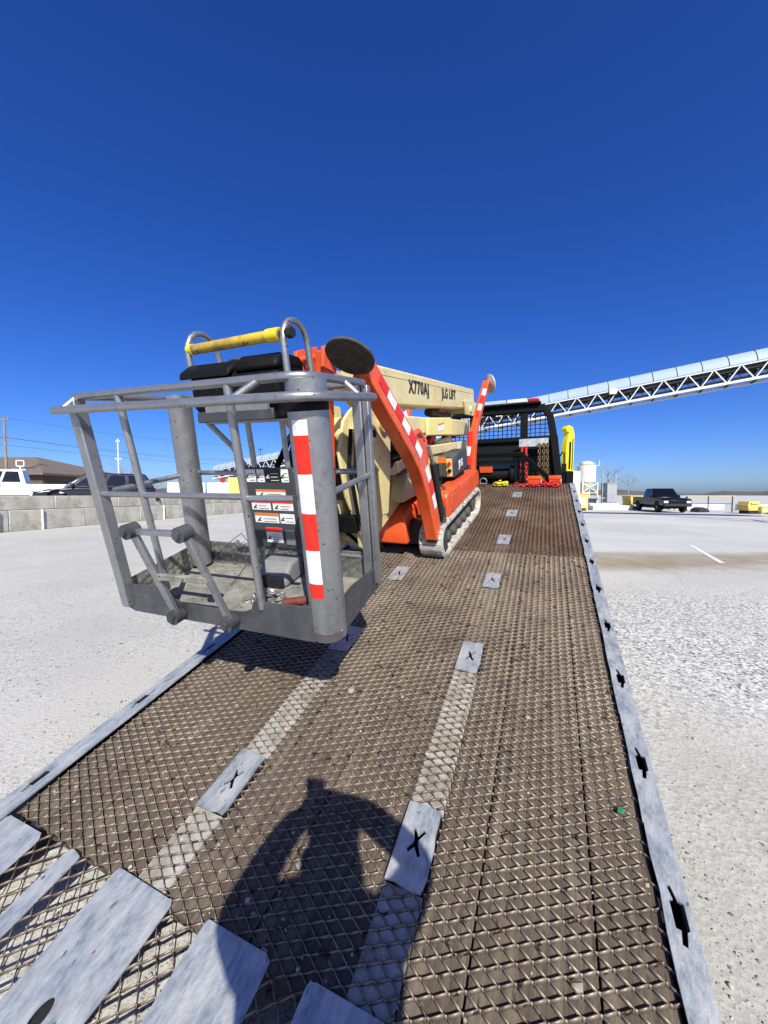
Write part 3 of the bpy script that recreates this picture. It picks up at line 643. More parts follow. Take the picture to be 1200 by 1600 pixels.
m = MB(); m.bar((-.1, -1.66, .62), (.1, -1.66, .62), .07, .14); m.build('knuckle_stop', 'black_plastic', kn, bevel=.008)
for x, pts in ((.12, [(-1.62,1.35),(-1.72,1.1),(-1.70,.7),(-1.60,.45)]), (.18, [(-1.60,1.40),(-1.75,1.05),(-1.66,.6),(-1.5,.36)]), (-.05, [(-1.6,1.3),(-1.76,1.0),(-1.7,.6),(-1.5,.4)])):
    m = MB(); m.tube([(x+.01*i, p[0], p[1]) for i, p in enumerate(pts)], .016, 8); m.build('hose', 'black_plastic', kn)
m = MB(); m.prism([(-1.38,.40),(-1.30,.68),(-.20,1.0),(.55,1.02),(.55,.78),(-.10,.66),(-.55,.54),(-1.20,.38)], 0, -.16, .04); m.prism([(-.95,.60),(-.80,.86),(-.15,1.0),(.35,.98),(.30,.70),(-.30,.56)], 0, .041, .20); m.build('riser_arm', 'cream', lift, bevel=.012)
m = MB(); m.box((.06, -1.05, 1.02), (.19, -.70, 1.16)); m.cyl((.19, -.95, 1.10), (.23, -.95, 1.10), .03, n=10); m.cyl((.19, -.80, 1.10), (.23, -.80, 1.10), .025, n=10); m.build('valve_block', 'steel_dark', lift, bevel=.01)
m = MB(); m.box((.05, -1.0, .86), (.20, -.62, 1.00)); m.build('hose_cover', 'brick_dark', lift, bevel=.015)
for q_ in ((.21, .02), (.205, -.02), (.18, .0)): m = MB(); m.tube([(q_[0], -1.25, 1.22), (q_[0]+.01, -1.0, 1.08+q_[1]), (q_[0], -.8, 1.10+q_[1]), (q_[0]-.02, -.5, 1.08)], .014, 6); m.build('hose', 'black_plastic', lift)
m = MB(); m.cyl((-.06, -1.1, .58), (-.06, -.15, .56), .055, n=16); m.cyl((-.06, -.15, .56), (-.06, .5, .58), .03, n=12, mi=1); m.build('lift_cylinder', ['steel_dark', 'chain_steel'], lift)
# riser boom (middle) and lower riser boom
m = MB(); m.prism([(-1.35,1.27),(-1.35,1.44),(0,1.305),(1.62,1.15),(1.62,.99),(0,1.135)], 0, -.08, .22); m.build('riser_boom', 'cream', lift, bevel=.014)
m = MB(); m.prism([(-.30,1.145),(-.28,1.325),(.57,1.265),(.62,1.23),(.62,1.06),(.57,1.05)], 0, .221, .26); bx = m.build('boom_rest', 'cream_yellow', lift, bevel=.01)
m = MB(); m.box((.261, .02, 1.15), (.263, .24, 1.235), 0); m.box((.2632, .02, 1.215), (.2642, .24, 1.235), 1); m.build('warning_label', ['label_white', 'label_orange'], bx, smooth=0)
m = MB(); m.prism([(.63,1.04),(.63,1.245),(1.66,1.14),(1.66,.93)], 0, -.09, .235); m.build('boom_head', 'cream', lift, bevel=.012)
m = MB(); m.prism([(-.32,.93),(-.32,1.035),(1.60,.86),(1.60,.74)], 0, -.06, .22); lr = m.build('lower_riser', 'cream', lift, bevel=.012)
m = MB(); m.box((.221, .95, .81), (.223, 1.08, .90)); m.build('warning_label', 'label_white', lr, smooth=0)
for y in (.1, .75, 1.2):
    m = MB(); m.bar((.10, y, .99), (.10, y+.22, 1.10), .06, .10); m.build('riser_link', 'red_paint', lift, bevel=.005)
# main boom
def zt(y): return 1.805-(y+1.25)*.066
def zb(y): return 1.50-(y+1.22)*.062
m = MB(); m.prism([(-1.30,zb(-1.25)+.05),(-1.30,zt(-1.25)),(2.02,zt(2.02)),(2.05,zt(2.05)-.03),(2.05,zb(2.05)+.03),(1.55,zb(1.55)-.005),(-1.2,zb(-1.2))], 0, -.11, .22)
mbm = m.build('main_boom', 'cream', lift, bevel=.018, seg=3)
m = MB(); m.prism([(-1.30,zt(-1.25)-.07),(-1.30,zt(-1.25)-.06),(2.0,zt(2)-.06),(2.0,zt(2)-.07)], 0, .2205, .2235); m.build('boom_seam', 'cream', mbm)
m = MB(); m.prism([(1.40,zb(1.4)-.09),(1.32,zb(1.4)+.1),(1.95,zb(1.95)+.10),(2.03,zb(1.95)-.03),(1.9,zb(1.9)-.12)], 0, .2215, .25); m.prism([(1.40,zb(1.4)-.09),(1.32,zb(1.4)+.1),(1.95,zb(1.95)+.10),(2.03,zb(1.95)-.03),(1.9,zb(1.9)-.12)], 0, -.14, -.112)
m.cyl((-.15, 1.66, zb(1.66)-.02), (.27, 1.66, zb(1.66)-.02), .05, n=16); m.build('boom_pivot', 'cream', mbm, bevel=.006)
m = MB(); m.bar((.06, 1.62, zb(1.6)-.16), (.06, 1.55, .95), .12, .14); m.cyl((.06, 1.1, 1.26), (.06, .3, 1.36), .05, n=14); m.build('boom_cylinder', 'steel_dark', mbm)
m = MB(); m.bar((.03, .62, zb(.6)-.06), (.03, .85, zb(.6)-.01), .14, .10); m.build('boom_saddle', 'red_paint', mbm, bevel=.005)
# lettering on the right flank of the main boom (reads from the camera side)
def boom_text(txt, y, size, z):
    me = text_mesh(txt, size); me.materials.clear(); me.materials.append(M['label_black'])
    mt = frame((.2225, y, z), (0, math.cos(-.063), math.sin(-.063)), (0, math.sin(.063), math.cos(.063)), (1, 0, 0))
    return finish(me, 'lettering', mbm, 0, mtx=mt)
boom_text('X770AJ', -.66, .165, 1.585); boom_text('JLG LIFT', .36, .15, 1.51)
# rear end of the boom: orange jib head, basket column
m = MB(); m.bar((.05, -1.25, 1.60), (.10, -1.84, 1.72), .11, .11); m.build('jib', 'cream', lift, bevel=.015)
m = MB(); m.bar((-.06, -1.90, .24), (.175, -1.92, 1.86), .075, .10, up=(0,1,0)); jc = m.build('jib_column', 'orange', lift, bevel=.008)
m = MB()
for x in (-.01, .09, .20): m.prism([(-2.0,1.76),(-1.97,1.88),(-1.88,1.90),(-1.84,1.80),(-1.86,1.72)], 0, x-.012, x+.012)
m.cyl((-.08, -1.92, 1.83), (.26, -1.92, 1.83), .024, n=12); m.build('jib_bracket', 'orange', jc, bevel=.004)
m = MB(); m.bar((.02, -1.92, .80), (-.05, -2.36, .82), .09, .12); m.bar((.06, -1.92, 1.1), (.0, -2.36, 1.06), .07, .10); m.build('cage_mount', 'steel_dark', jc, bevel=.006)
m = MB(); m.tube([(-.02, -1.95, 1.5), (-.10, -2.05, 1.35), (-.16, -2.15, 1.18), (-.12, -2.2, 1.02), (-.06, -2.12, .95)], .02, 8); m.tube([(-.04, -1.98, 1.4), (-.06, -2.1, 1.2), (-.05, -2.15, 1.0)], .045, 8); m.build('hose_bundle', 'black_plastic', jc)
# outriggers
def sweep(m, pts, wx, ds, x=0.0, mi=0, xs=None):   # rectangular arm along points in yz
    n = len(pts); vs = []
    for i, (y, z) in enumerate(pts):
        a = V((0,)+tuple(pts[max(i-1, 0)])); b = V((0,)+tuple(pts[min(i+1, n-1)])); d = (b-a).normalized(); q = V((0, -d.z, d.y)); xx = xs[i] if xs else x
        for sx, sq in ((-1,-1),(1,-1),(1,1),(-1,1)): vs.append((xx+sx*wx/2, y+q.y*sq*ds[i]/2, z+q.z*sq*ds[i]/2))
    fs = [(i*4+k, i*4+(k+1) % 4, i*4+4+(k+1) % 4, i*4+4+k) for i in range(n-1) for k in range(4)]+[(3,2,1,0), tuple((n-1)*4+k for k in range(4))]
    m.add(vs, fs, mi)
def disc(m, c, nrm, r, t, mi=0): m.lathe([(r*.2, -.06), (r*.25, -.02), (r*.9, 0), (r, t*.4), (r, t), (r*.97, t*1.15)], c, nrm, 40, mi)
rp = [(-.87,.25),(-.91,.45),(-1.00,.76),(-1.11,.99),(-1.27,1.17),(-1.54,1.43),(-1.86,1.735)]; rd = [.16,.17,.185,.195,.185,.165,.14]
for sx in (1, -1):
    xs = [x*sx for x in (.44,.44,.43,.425,.42,.41,.405)]
    m = MB(); sweep(m, rp, .115, rd, xs=xs); og = m.build('outrigger', 'orange', lift, bevel=.010)
    # reflective tape along the outer flank
    P_ = [V((0, y, z)) for y, z in rp]; cum = [0]
    for a, b in zip(P_, P_[1:]): cum.append(cum[-1]+(b-a).length)
    def at(u):
        for i in range(len(cum)-1):
            if u <= cum[i+1] or i == len(cum)-2:
                f = (u-cum[i])/(cum[i+1]-cum[i]); d = (P_[i+1]-P_[i]).normalized(); x = xs[i]*(1-f)+xs[i+1]*f; w_ = rd[i]*(1-f)+rd[i+1]*f
                return P_[i].lerp(P_[i+1], f), d, x, w_
    u = .30; k = 0
    while u < cum[-1]-.12:
        L = .14; p0, d0, x0, w0 = at(u); p1, d1, x1, w1 = at(u+L); q0 = V((0, -d0.z, d0.y)); q1 = V((0, -d1.z, d1.y)); ex_ = sx*.0595
        m = MB(); o_ = .0
        vs = [V((x0+ex_+e*sx, 0, 0))+p0+q0*s_*w0 for e in (0, .0015) for s_ in (-.36, .06)]+[V((x1+ex_+e*sx, 0, 0))+p1+q1*s_*w1 for e in (0, .0015) for s_ in (-.36, .06)]
        m.add(vs, [(2,3,7,6),(0,2,6,4),(1,5,7,3),(0,1,3,2),(4,6,7,5)])
        if not (.68 < u < .80): m.build('reflective_tape', 'tape_white' if k % 2 == 0 else 'tape_red', og, smooth=0)
        u += L+.002; k += 1
    c = V((xs[-1], -1.99, 1.80)); nr = V((-.06*sx, -.62, -.78)).normalized()
    m = MB(); disc(m, c, nr, .150, .022); m.build('foot_pad', 'pad_dark', og)
    m = MB(); m.cyl(c-nr*.03, V((xs[-1], -1.86, 1.76)), .045, n=14); m.build('pad_stem', 'orange', og)
    m = MB(); m.cyl((xs[1]+.05*sx, -.68, .22), (xs[3]+.06*sx, -.88, .95), .032, n=14); m.cyl((xs[3]+.06*sx, -.88, .95), (xs[3]+.05*sx, -.95, 1.12), .02, n=10, mi=1); m.build('outrigger_cylinder', ['steel_dark', 'chain_steel'], og)
    m = MB(); m.tube([(xs[3]+.01*sx, -.95, .98), (xs[3]+.01*sx, -.92, 1.16), (xs[3]+.01*sx, -1.06, 1.26), (xs[3]+.01*sx, -1.2, 1.24)], .026, 8); m.prism([(-.96,.92),(-.93,1.06),(-1.06,1.20),(-1.2,1.18)], 0, xs[3]-.045, xs[3]+.045); m.build('cylinder_lug', 'orange', og, bevel=.006)
    m = MB(); m.box((xs[0]-.05, -.93, .20), (xs[0]+.05, -.70, .30)); m.box((xs[0]+.04*sx-.03, -.75, .05), (xs[0]+.04*sx+.04, -.68, .50)); m.build('outrigger_hinge', 'charcoal', og, bevel=.008)
    # front outrigger
    fp = [(.93,.30),(.97,.70),(1.0,1.05),(1.05,1.30),(1.12,1.66)]; fxs = [x*sx for x in (.40,.41,.44,.50,.595)]
    m = MB(); sweep(m, fp, .085, [.13,.14,.13,.11,.09], xs=fxs); fo = m.build('outrigger', 'orange', lift, bevel=.008)
    for k in range(4):
        f0, f1 = .30+k*.165, .30+k*.165+.14; a, b = V((fxs[2]+(fxs[4]-fxs[2])*f0, 1.0+.12*f0-.062, 1.05+.55*f0)), V((fxs[2]+(fxs[4]-fxs[2])*f1, 1.0+.12*f1-.058, 1.05+.55*f1))
        m = MB(); m.bar(a, b, .05, .006, up=(0,-1,0)); m.build('reflective_tape', 'tape_white' if k % 2 else 'tape_red', fo, smooth=0)
    m = MB(); m.cyl((fxs[1]-.03*sx, .88, .62), (fxs[2]-.03*sx, .90, 1.05), .035, n=12, mi=0); m.cyl((fxs[1]-.03*sx, .88, .74), (fxs[1]-.02*sx, .885, .86), .0365, n=12, mi=1); m.cyl((fxs[1]-.03*sx, .87, .30), (fxs[1]-.03*sx, .88, .62), .03, n=12, mi=2); m.build('outrigger_cylinder', ['tape_red', 'tape_white', 'charcoal'], fo)
    m = MB(); disc(m, V((fxs[-1]+.015*sx, 1.19, 1.62)), V((.75*sx, .7, .12)).normalized(), .12, .02); m.build('foot_pad', 'pad_pale', fo)
    m = MB(); m.box((fxs[0]-.07, .86, .14), (fxs[0]+.07, 1.06, .34)); m.build('outrigger_hinge', 'charcoal', fo, bevel=.008)
# ground control box on the right cover
m = MB(); m.prism([(-.06,.64),(-.06,.89),(.52,.885),(.58,.84),(.58,.64)], 0, .26, .44); cb = m.build('control_box', 'charcoal', lift, bevel=.018, seg=3)
m = MB(); m.box((.36, -.0655, .66), (.425, -.0625, .86), 0); m.box((.27, -.0655, .81), (.355, -.0625, .88), 1); m.build('control_label', ['label_yellow', 'label_orange'], cb, smooth=0)
for z in (.80, .72): m = MB(); m.cyl((.392, -.062, z), (.392, -.085, z), .024, .02, n=14); m.build('knob', 'red_paint' if z > .75 else 'black_plastic', cb)
me = text_mesh('JLG', .11); me.materials.clear(); me.materials.append(M['label_white']); finish(me, 'lettering', cb, 0, mtx=frame((.4415, .16, .72), (0, 1, 0), (0, 0, 1), (1, 0, 0)))
m = MB(); m.box((.22, .05, .57), (.42, .45, .64)); m.build('control_mount', 'black_plastic', cb)
for pts in ([(.30,.0,.62),(.26,-.15,.66),(.2,-.3,.62)], [(.42,-.70,.64),(.40,-.5,.68),(.36,-.3,.64),(.3,-.1,.62)]):
    m = MB(); m.tube(pts, .014, 6); m.build('cable', 'black_plastic', cb)

# ------------------------------------------------------------------ basket (cage)
W_, D_ = 1.26, .56
KL = LIFT.inverted() @ BASK
def rr(r, cx, cy, a0, a1, n=6): return [(cx+r*math.cos(a0+(a1-a0)*k/n), cy+r*math.sin(a0+(a1-a0)*k/n)) for k in range(n+1)]
m = MB(); c = .05
m.prism([(c,.0),(W_-.12,0)]+rr(.12, W_-.12, .12, -math.pi/2, 0)+[(W_,D_-c),(W_-c,D_),(c,D_),(0,D_-c),(0,c)], 2, .012, .034)
basket = m.build('basket', 'basket_floor', lift, mtx=KL)
# toe boards: front (with the low entry cut), corner, right, back, left
def board(name, poly, mtx, mname='toe_board', th=.006): 
    q = MB(); q.prism(poly, 1, -th/2, th/2); return q.build(name, mname, basket, mtx=mtx, bevel=.0015)
ftop = [(0,.155),(.30,.155),(.345,.135),(.40,.085),(.72,.085),(.80,.09),(.845,.11),(.865,.155),(W_-.09,.165)]
board('toe_board', [(0,.012),(.05,-.012),(W_-.09,-.012)]+ftop[::-1], Matrix.Identity(4))
q = MB(); pts = rr(.115, W_-.115, .115, -math.pi/2-.15, .1, 12)
q.add([(p[0], p[1], z) for p in pts for z in (-.012, .17)]+[(W_-.115+(p[0]-W_+.115)*.95, .115+(p[1]-.115)*.95, z) for p in pts for z in (-.012, .17)],
      [(2*i, 2*i+2, 2*i+3, 2*i+1) for i in range(12)]+[(26+2*i, 26+2*i+1, 26+2*i+3, 26+2*i+2) for i in range(12)]+[(2*i+1, 2*i+3, 29+2*i, 27+2*i) for i in range(12)]+[(2*i, 26+2*i, 28+2*i, 2*i+2) for i in range(12)])
q.build('toe_corner', 'toe_board', basket, smooth=50)
q = MB(); pts = [(1.2055+e*math.cos(a), .070+e*math.sin(a)) for e in (.0822, .0803) for a in [R(-165)+R(150)*k/12 for k in range(13)]]
q.add([(p[0], p[1], z) for p in pts for z in (-.001, .040)], [(2*i, 2*i+2, 2*i+3, 2*i+1) for i in range(12)]+[(2*i+1, 2*i+3, 29+2*i, 27+2*i) for i in range(12)]+[(2*i, 26+2*i, 28+2*i, 2*i+2) for i in range(12)])
q.build('scuff_strip', 'scraped', basket, smooth=50)
RZ = Matrix.Translation((W_, .115, 0)) @ Matrix.Rotation(math.pi/2, 4, 'Z')
board('toe_board', [(0,-.012),(D_-.115,-.012),(D_-.115,.13),(D_-.20,.135),(.12,.165),(0,.165)], RZ)
board('toe_board', [(0,.012),(W_,.012),(W_,.20),(0,.19)], Matrix.Translation((0, D_, 0)), 'tread_plate')
board('toe_board', [(0,.0),(D_,.0),(D_,.19),(0,.155)], Matrix.Rotation(math.pi/2, 4, 'Z'), 'tread_plate')
# raised studs of the checker plate inside the back and left boards
q = MB()
for i in range(24):
    for j in range(3):
        x, z = .06+i*.05, .05+j*.05+(.025 if i % 2 else 0)
        if z < .18: q.obox((x, D_-.005, z), V((.012, 0, .012))*1.0, (0, .0025, 0), V((-.007, 0, .007)))
for i in range(10):
    for j in range(3):
        y, z = .05+i*.05, .05+j*.045+(.022 if i % 2 else 0)
        if z < .15: q.obox((.005, y, z), (.0025, 0, 0), V((0, .012, .012)), V((0, -.007, .007)))
q.build('plate_studs', 'basket_grey', basket, smooth=0, kind='stuff')
def tub(name, pts, r, mname='basket_grey', n=10, caps=True, parent=None, mi=None): q = MB(); q.tube(pts, r, n, caps=caps); return q.build(name, mname, parent or basket, smooth=50)
def bend(a, b, c, r, n=5):     # rounded corner path a-b-c
    a, b, c = V(a), V(b), V(c); u = (a-b).normalized(); w_ = (c-b).normalized(); out = []
    for k in range(n+1): t = k/n; out.append((b+u*r)*(1-t)**2+b*2*t*(1-t)+(b+w_*r)*t*t)
    return out
# top rail ring, bumper ring
fr = [(0.02, 0, 1.11)]
ring = bend((.02,D_,1.11), (.02,0,1.11), (.6,0,1.11), .03)+bend((.6,0,1.11), (W_+.01,0,1.11), (W_+.01,.3,1.10), .12, 8)+bend((W_+.01,.3,1.10), (W_+.01,D_,1.10), (.6,D_,1.10), .06)+bend((.6,D_,1.1), (.02,D_,1.10), (.02,.3,1.1), .05)
q = MB(); q.tube(ring, .0175, 10, closed=True); q.build('top_rail', 'basket_grey', basket, smooth=50)
bump = [(-.055, -.055, 1.055), (.6, -.06, 1.045), (1.0, -.06, 1.04)]+bend((1.0,-.06,1.04), (W_+.07,-.06,1.035), (W_+.085,.3,1.03), .16, 8)+[(W_+.085, .30, 1.03), (W_+.085, .46, 1.03)]
tub('bumper_rail', bump, .0185)
for a, b in (((.035,0,1.105), (.02,-.055,1.06)), ((1.06,0,1.105), (.98,-.055,1.045)), ((W_+.01,.30,1.10), (W_+.08,.30,1.035))): tub('bumper_strut', [a, b], .015)
# posts
def box_post(a, b, wx, wy): q = MB(); q.bar(a, b, wx, wy, up=(0,1,0)); return q.build('post', 'basket_grey', basket, bevel=.006)
box_post((.02, .0, .02), (.025, .0, 1.10), .055, .055)
tub('post', [(.325, .004, .15), (.31, .0, 1.10)], .0165)
tub('post', [(.905, .004, .12), (.915, .0, 1.10)], .0175)
box_post((W_-.035, D_-.025, .03), (W_-.03, D_-.025, 1.09), .05, .04); box_post((W_+.012, D_-.02, .03), (W_+.015, D_-.02, 1.09), .035, .04)
q = MB(); q.tube([(.035, .50, .06), (.12, .50, 1.11)], .066, 28); q.tube([(.1195, .50, 1.105), (.1205, .50, 1.118)], .05, 20); q.build('corner_column', 'basket_grey', basket, smooth=50)
q = MB(); q.tube([(1.205, .070, .0), (1.222, .070, 1.10)], .080, 36); cc = q.build('corner_column', 'basket_grey', basket, smooth=50)
# red and white tape on the corner column, a curved strip wrapped on its face
cuts = [.955, .898, .75, .592, .434, .284, .216]
for k in range(6):
    z1, z0 = cuts[k], cuts[k+1]; q = MB(); vs = []; n_ = 6
    for z in (z0, z1):
        cx = 1.205+.017*z/1.1
        for e in (.0803, .0818):
            for i in range(n_+1): a = R(-112)+R(46)*i/n_; vs.append((cx+e*math.cos(a), .070+e*math.sin(a), z))
    w7 = n_+1; fs = []
    for i in range(n_): fs += [(w7+i, w7+i+1, 3*w7+i+1, 3*w7+i), (i, i+1, w7+i+1, w7+i), (2*w7+i, 3*w7+i, 3*w7+i+1, 2*w7+i+1)]
    q.add(vs, fs); q.build('reflective_tape', 'tape_white' if k % 2 == 0 else 'tape_red', basket, smooth=60)
q = MB(); q.lathe([(.0802, 0), (.0815, .002), (.0815, .035), (.0802, .037)], (1.2202, .070, .985), n=36); q.build('black_band', 'black_plastic', basket, smooth=50)
# mid rails
tub('mid_rail', [(.02, 0, .645), (.905, 0, .652)], .0145); tub('mid_rail', [(.905, 0, .645), (1.14, .02, .645)], .0145)
tub('mid_rail', [(W_, .13, .65), (W_, D_, .645)], .0145); tub('mid_rail', [(.76, D_, .66), (W_, D_, .66)], .0145); tub('mid_rail', [(.1, D_, .65), (.46, D_, .65)], .0145); tub('mid_rail', [(0, .0, .645), (.05, D_-.08, .65)], .0145)
tub('cross_bar', [(.30, .50, .955), (.95, .45, .952)], .014)
tub('foot_bar', [(1.02, D_, .17), (W_-.03, D_, .17)], .012)
# console guard hoops and yellow roller bar
lh = [(.40, .68, .60), (.36, .60, .80), (.30, .50, .955), (.30, .455, 1.16), (.30, .45, 1.30)]+[(.30, .565+.115*math.cos(a), 1.315+.115*math.sin(a)) for a in [math.pi-k*math.pi/8 for k in range(1, 8)]]+[(.30, .68, 1.30), (.30, .68, 1.10)]
tub('guard_hoop', lh, .0165)
rh = [(.95, .38, 1.10), (.95, .375, 1.30)]+[(.95, .485+.11*math.cos(a), 1.305+.10*math.sin(a)) for a in [math.pi-k*math.pi/8 for k in range(1, 8)]]+[(.95, .595, 1.30), (.95, .60, .95)]
tub('guard_hoop', rh, .0165)
q = MB(); q.tube([(.30, .465, 1.335), (.93, .39, 1.335)], .026, 16, 0); q.tube([(.855, .399, 1.335), (.925, .391, 1.335)], .0315, 16, 1); q.tube([(.302, .464, 1.335), (.335, .46, 1.335)], .029, 16, 1); q.tube([(.93, .39, 1.335), (.985, .384, 1.335)], .018, 12, 2); q.tube([(.975, .385, 1.335), (1.0, .382, 1.335)], .026, 6, 2)
q.build('roller_bar', ['yellow_tube', 'yellow_clean', 'steel_dark'], basket, smooth=50)
tub('back_upright', [(.53, D_, .19), (.53, D_, .96)], .016); tub('back_upright', [(.76, D_, .19), (.76, D_, .96)], .016)
# console: tray, two lid flaps, front plate
q = MB(); q.prism([(.38,.955),(.385,1.00),(.36,1.03),(.36,1.17),(.42,1.23),(.62,1.24),(.62,.97)], 0, .36, .90)
co = q.build('console', 'black_plastic', basket, bevel=.02, seg=3)
q = MB(); q.prism([(.33,.955),(.335,1.01),(.352,1.01),(.352,.955)], 0, .40, .87); q.build('console_front', 'charcoal', co, bevel=.006)
q = MB(); q.prism([(.335,1.17),(.35,1.21),(.42,1.25),(.60,1.265),(.62,1.22),(.40,1.20)], 0, .315, .64); q.build('console_lid', 'black_plastic', co, bevel=.012)
q = MB(); q.prism([(.355,1.19),(.36,1.23),(.42,1.265),(.58,1.26),(.62,1.21)], 0, .655, .91); q.build('console_hood', 'black_plastic', co, bevel=.03, seg=3)
q = MB(); q.bar((.46, .345, 1.02), (.84, .345, 1.02), .02, .03); q.build('console_strip', 'label_grey', co)
# back panel with its decals
q = MB(); q.box((.455, D_-.02, .19), (.80, D_-.006, .685)); pn = q.build('back_panel', 'charcoal', basket, bevel=.004)
def decal(x0, x1, z0, z1, top=None, lines=3, base='label_white'):
    q = MB(); y = D_-.0205; q.box((x0, y-.0012, z0), (x1, y, z1), 0)
    if top: q.box((x0, y-.0022, z1-(z1-z0)*.28), (x1, y-.0014, z1), 1)
    h = (z1-z0)*(.66 if top else .9)
    for k in range(lines):
        z = z0+h*(k+.6)/(lines+.4); q.box((x0+(x1-x0)*.38, y-.0022, z-.003), (x1-(x1-x0)*random.uniform(.06, .25), y-.0014, z), 2)
    cx, cz = x0+(x1-x0)*.18, z0+h*.5; q.obox((cx, y-.0018, cz), V((.011, 0, .011)), (0, .0004, 0), V((-.003, 0, .003)), 2); q.obox((cx, y-.0018, cz-.008), V((.013, 0, 0)), (0, .0004, 0), V((0, 0, .0025)), 2)
    q.build('decal', [base, top or 'label_orange', 'label_black' if base != 'label_black' else 'label_white'], basket, smooth=0)
decal(.470, .545, .60, .675); decal(.555, .605, .60, .675); decal(.610, .715, .60, .675, base='label_black'); decal(.72, .77, .60, .675)
decal(.53, .735, .51, .555, 'label_orange', 2); decal(.485, .62, .43, .49, 'tape_red', 2); decal(.635, .775, .43, .49, 'tape_red', 2)
decal(.495, .665, .35, .41, 'label_orange', 2); decal(.675, .775, .35, .41, None, 2); decal(.56, .675, .225, .32, 'tape_red', 4)
q = MB(); q.box((.70, D_-.026, .215), (.765, D_-.0205, .31)); q.build('cover_plate', 'label_grey', basket, bevel=.006)
# foot switch, coiled chain-like lanyard, red grip on the floor
q = MB(); q.prism([(.34,.035),(.35,.10),(.42,.16),(.53,.165),(.54,.035)], 0, .60, .80); fs_ = q.build('foot_switch', 'label_grey', basket, bevel=.02, seg=3)
q = MB(); q.box((.615, .325, .04), (.785, .345, .10)); q.build('opening_shade', 'hole_shade', fs_)  # dark plate on the front, coloured as the shade of an opening
link_chain('lanyard_chain', [(.66, .15, .045), (.72, .20, .05), (.80, .16, .05), (.86, .22, .05), (.78, .26, .05), (.70, .24, .07), (.76, .19, .08), (.84, .24, .07), (.90, .18, .05), (.84, .12, .05), (.74, .13, .06), (.68, .22, .05)], .021, .006, 'chain_steel', basket)
q = MB(); q.tube([(.90, .16, .06), (1.06, .20, .08)], .022, 10); q.tube([(.94, .12, .05), (1.08, .14, .05)], .02, 10); q.build('hook_grip', 'grip_red', basket, smooth=50)
q = MB(); q.tube([(.30, D_, .20), (.33, D_-.02, .18), (.38, D_-.03, .20), (.42, D_-.02, .19)], .016, 6); q.tube([(.42, D_-.02, .2), (.44, D_-.10, .30), (.60, .10, .34)], .003, 4); q.build('lanyard_clip', 'basket_grey', basket)
# entry ladder folded up at the front
q = MB(); la, lb = (.40, -.032, .03), (.40, -.15, .525); ra, rb = (.735, -.032, .045), (.705, -.15, .53)
q.bar(la, lb, .045, .02); q.bar(ra, rb, .05, .02); lad = q.build('folding_step', 'basket_grey', basket, bevel=.004)
q = MB(); q.bar((.43, -.15, .52), (.69, -.15, .525), .022, .026); q.build('step_bar', 'basket_grey', lad) if False else q.build('step_bar', 'basket_grey', basket, bevel=.003)
q = MB(); q.bar((.42, -.095, .275), (.72, -.095, .29), .02, .03); q.build('step_bar', 'basket_floor', basket, bevel=.003)
for p_, rd_ in ((la, .036), (ra, .036), (lb, .034), (rb, .034)):
    q = MB(); q.cyl(V(p_)+V((0, -.035, 0)), V(p_)+V((0, .022, 0)), rd_, n=18); q.cyl(V(p_)+V((0, -.05, 0)), V(p_)+V((0, -.035, 0)), rd_*.5, n=6); q.build('hinge_boss', 'toe_board', basket)

# ------------------------------------------------------------------ left background: block wall, raised lot, vehicles, building, poles
WA, WB = V((-17.2, 6.0, 0)), V((-11.3, 31.4, 0)); wd = (WB-WA).normalized(); wn = V((-wd.y, wd.x, 0))
WALL = frame(WA, wd, wn, V((0,0,1))); wl = (WB-WA).length
m = MB(); poly = [WA+wn*.1-wd*20, WB+wn*.1, V((-14, 60, 0)), V((-160, 150, 0)), V((-160, -30, 0))]
m.prism([(p.x, p.y) for p in poly], 2, -.2, .75); m.build('raised_lot', 'ground', kind='structure', smooth=0)
wall = empty('block_wall', WALL); tag(wall, 'two-course wall of big pale concrete blocks along the left side', 'wall')
bk0 = {}
for row, (z0, z1, off) in enumerate(((0, .845, 0), (.855, 1.425, 1.3))):
    u = -off
    while u < wl-.5:
        L = min(2.98, wl-u-.02) if row else min(2.98, wl-u-.02)
        key = (row, round(L, 2)); mt = Matrix.Translation((u, random.uniform(-.015, .015), z0)) @ Matrix.Rotation(random.uniform(-.004, .004), 4, 'Z')
        if key in bk0: share(bk0[key], wall, mt)
        else:
            q = MB(); q.box((0, -.3, 0), (L, .3, z1-z0)); bk0[key] = q.build('concrete_block', 'concrete_block', wall, bevel=.025, mtx=mt)
        u += 3.0
for u, lab in ((8.6, 'white marker post leaning on the block wall at the left edge'), (10.15, 'white marker post on the block wall near the dark car'), (16.6, 'white marker post on the block wall seen through the cage')):
    q = MB(); q.bar((0, 0, 0), (0, .0, .84), .13, .02, up=(1,0,0)); q.prism([(-.065,.84),(0,.87),(.065,.84)], 1, -.009, .009)
    o = q.build('marker_post', 'white_paint', mtx=WALL @ Matrix.Translation((u, -.325, 0))) ; tag(o, lab, 'post', 'white marker posts')

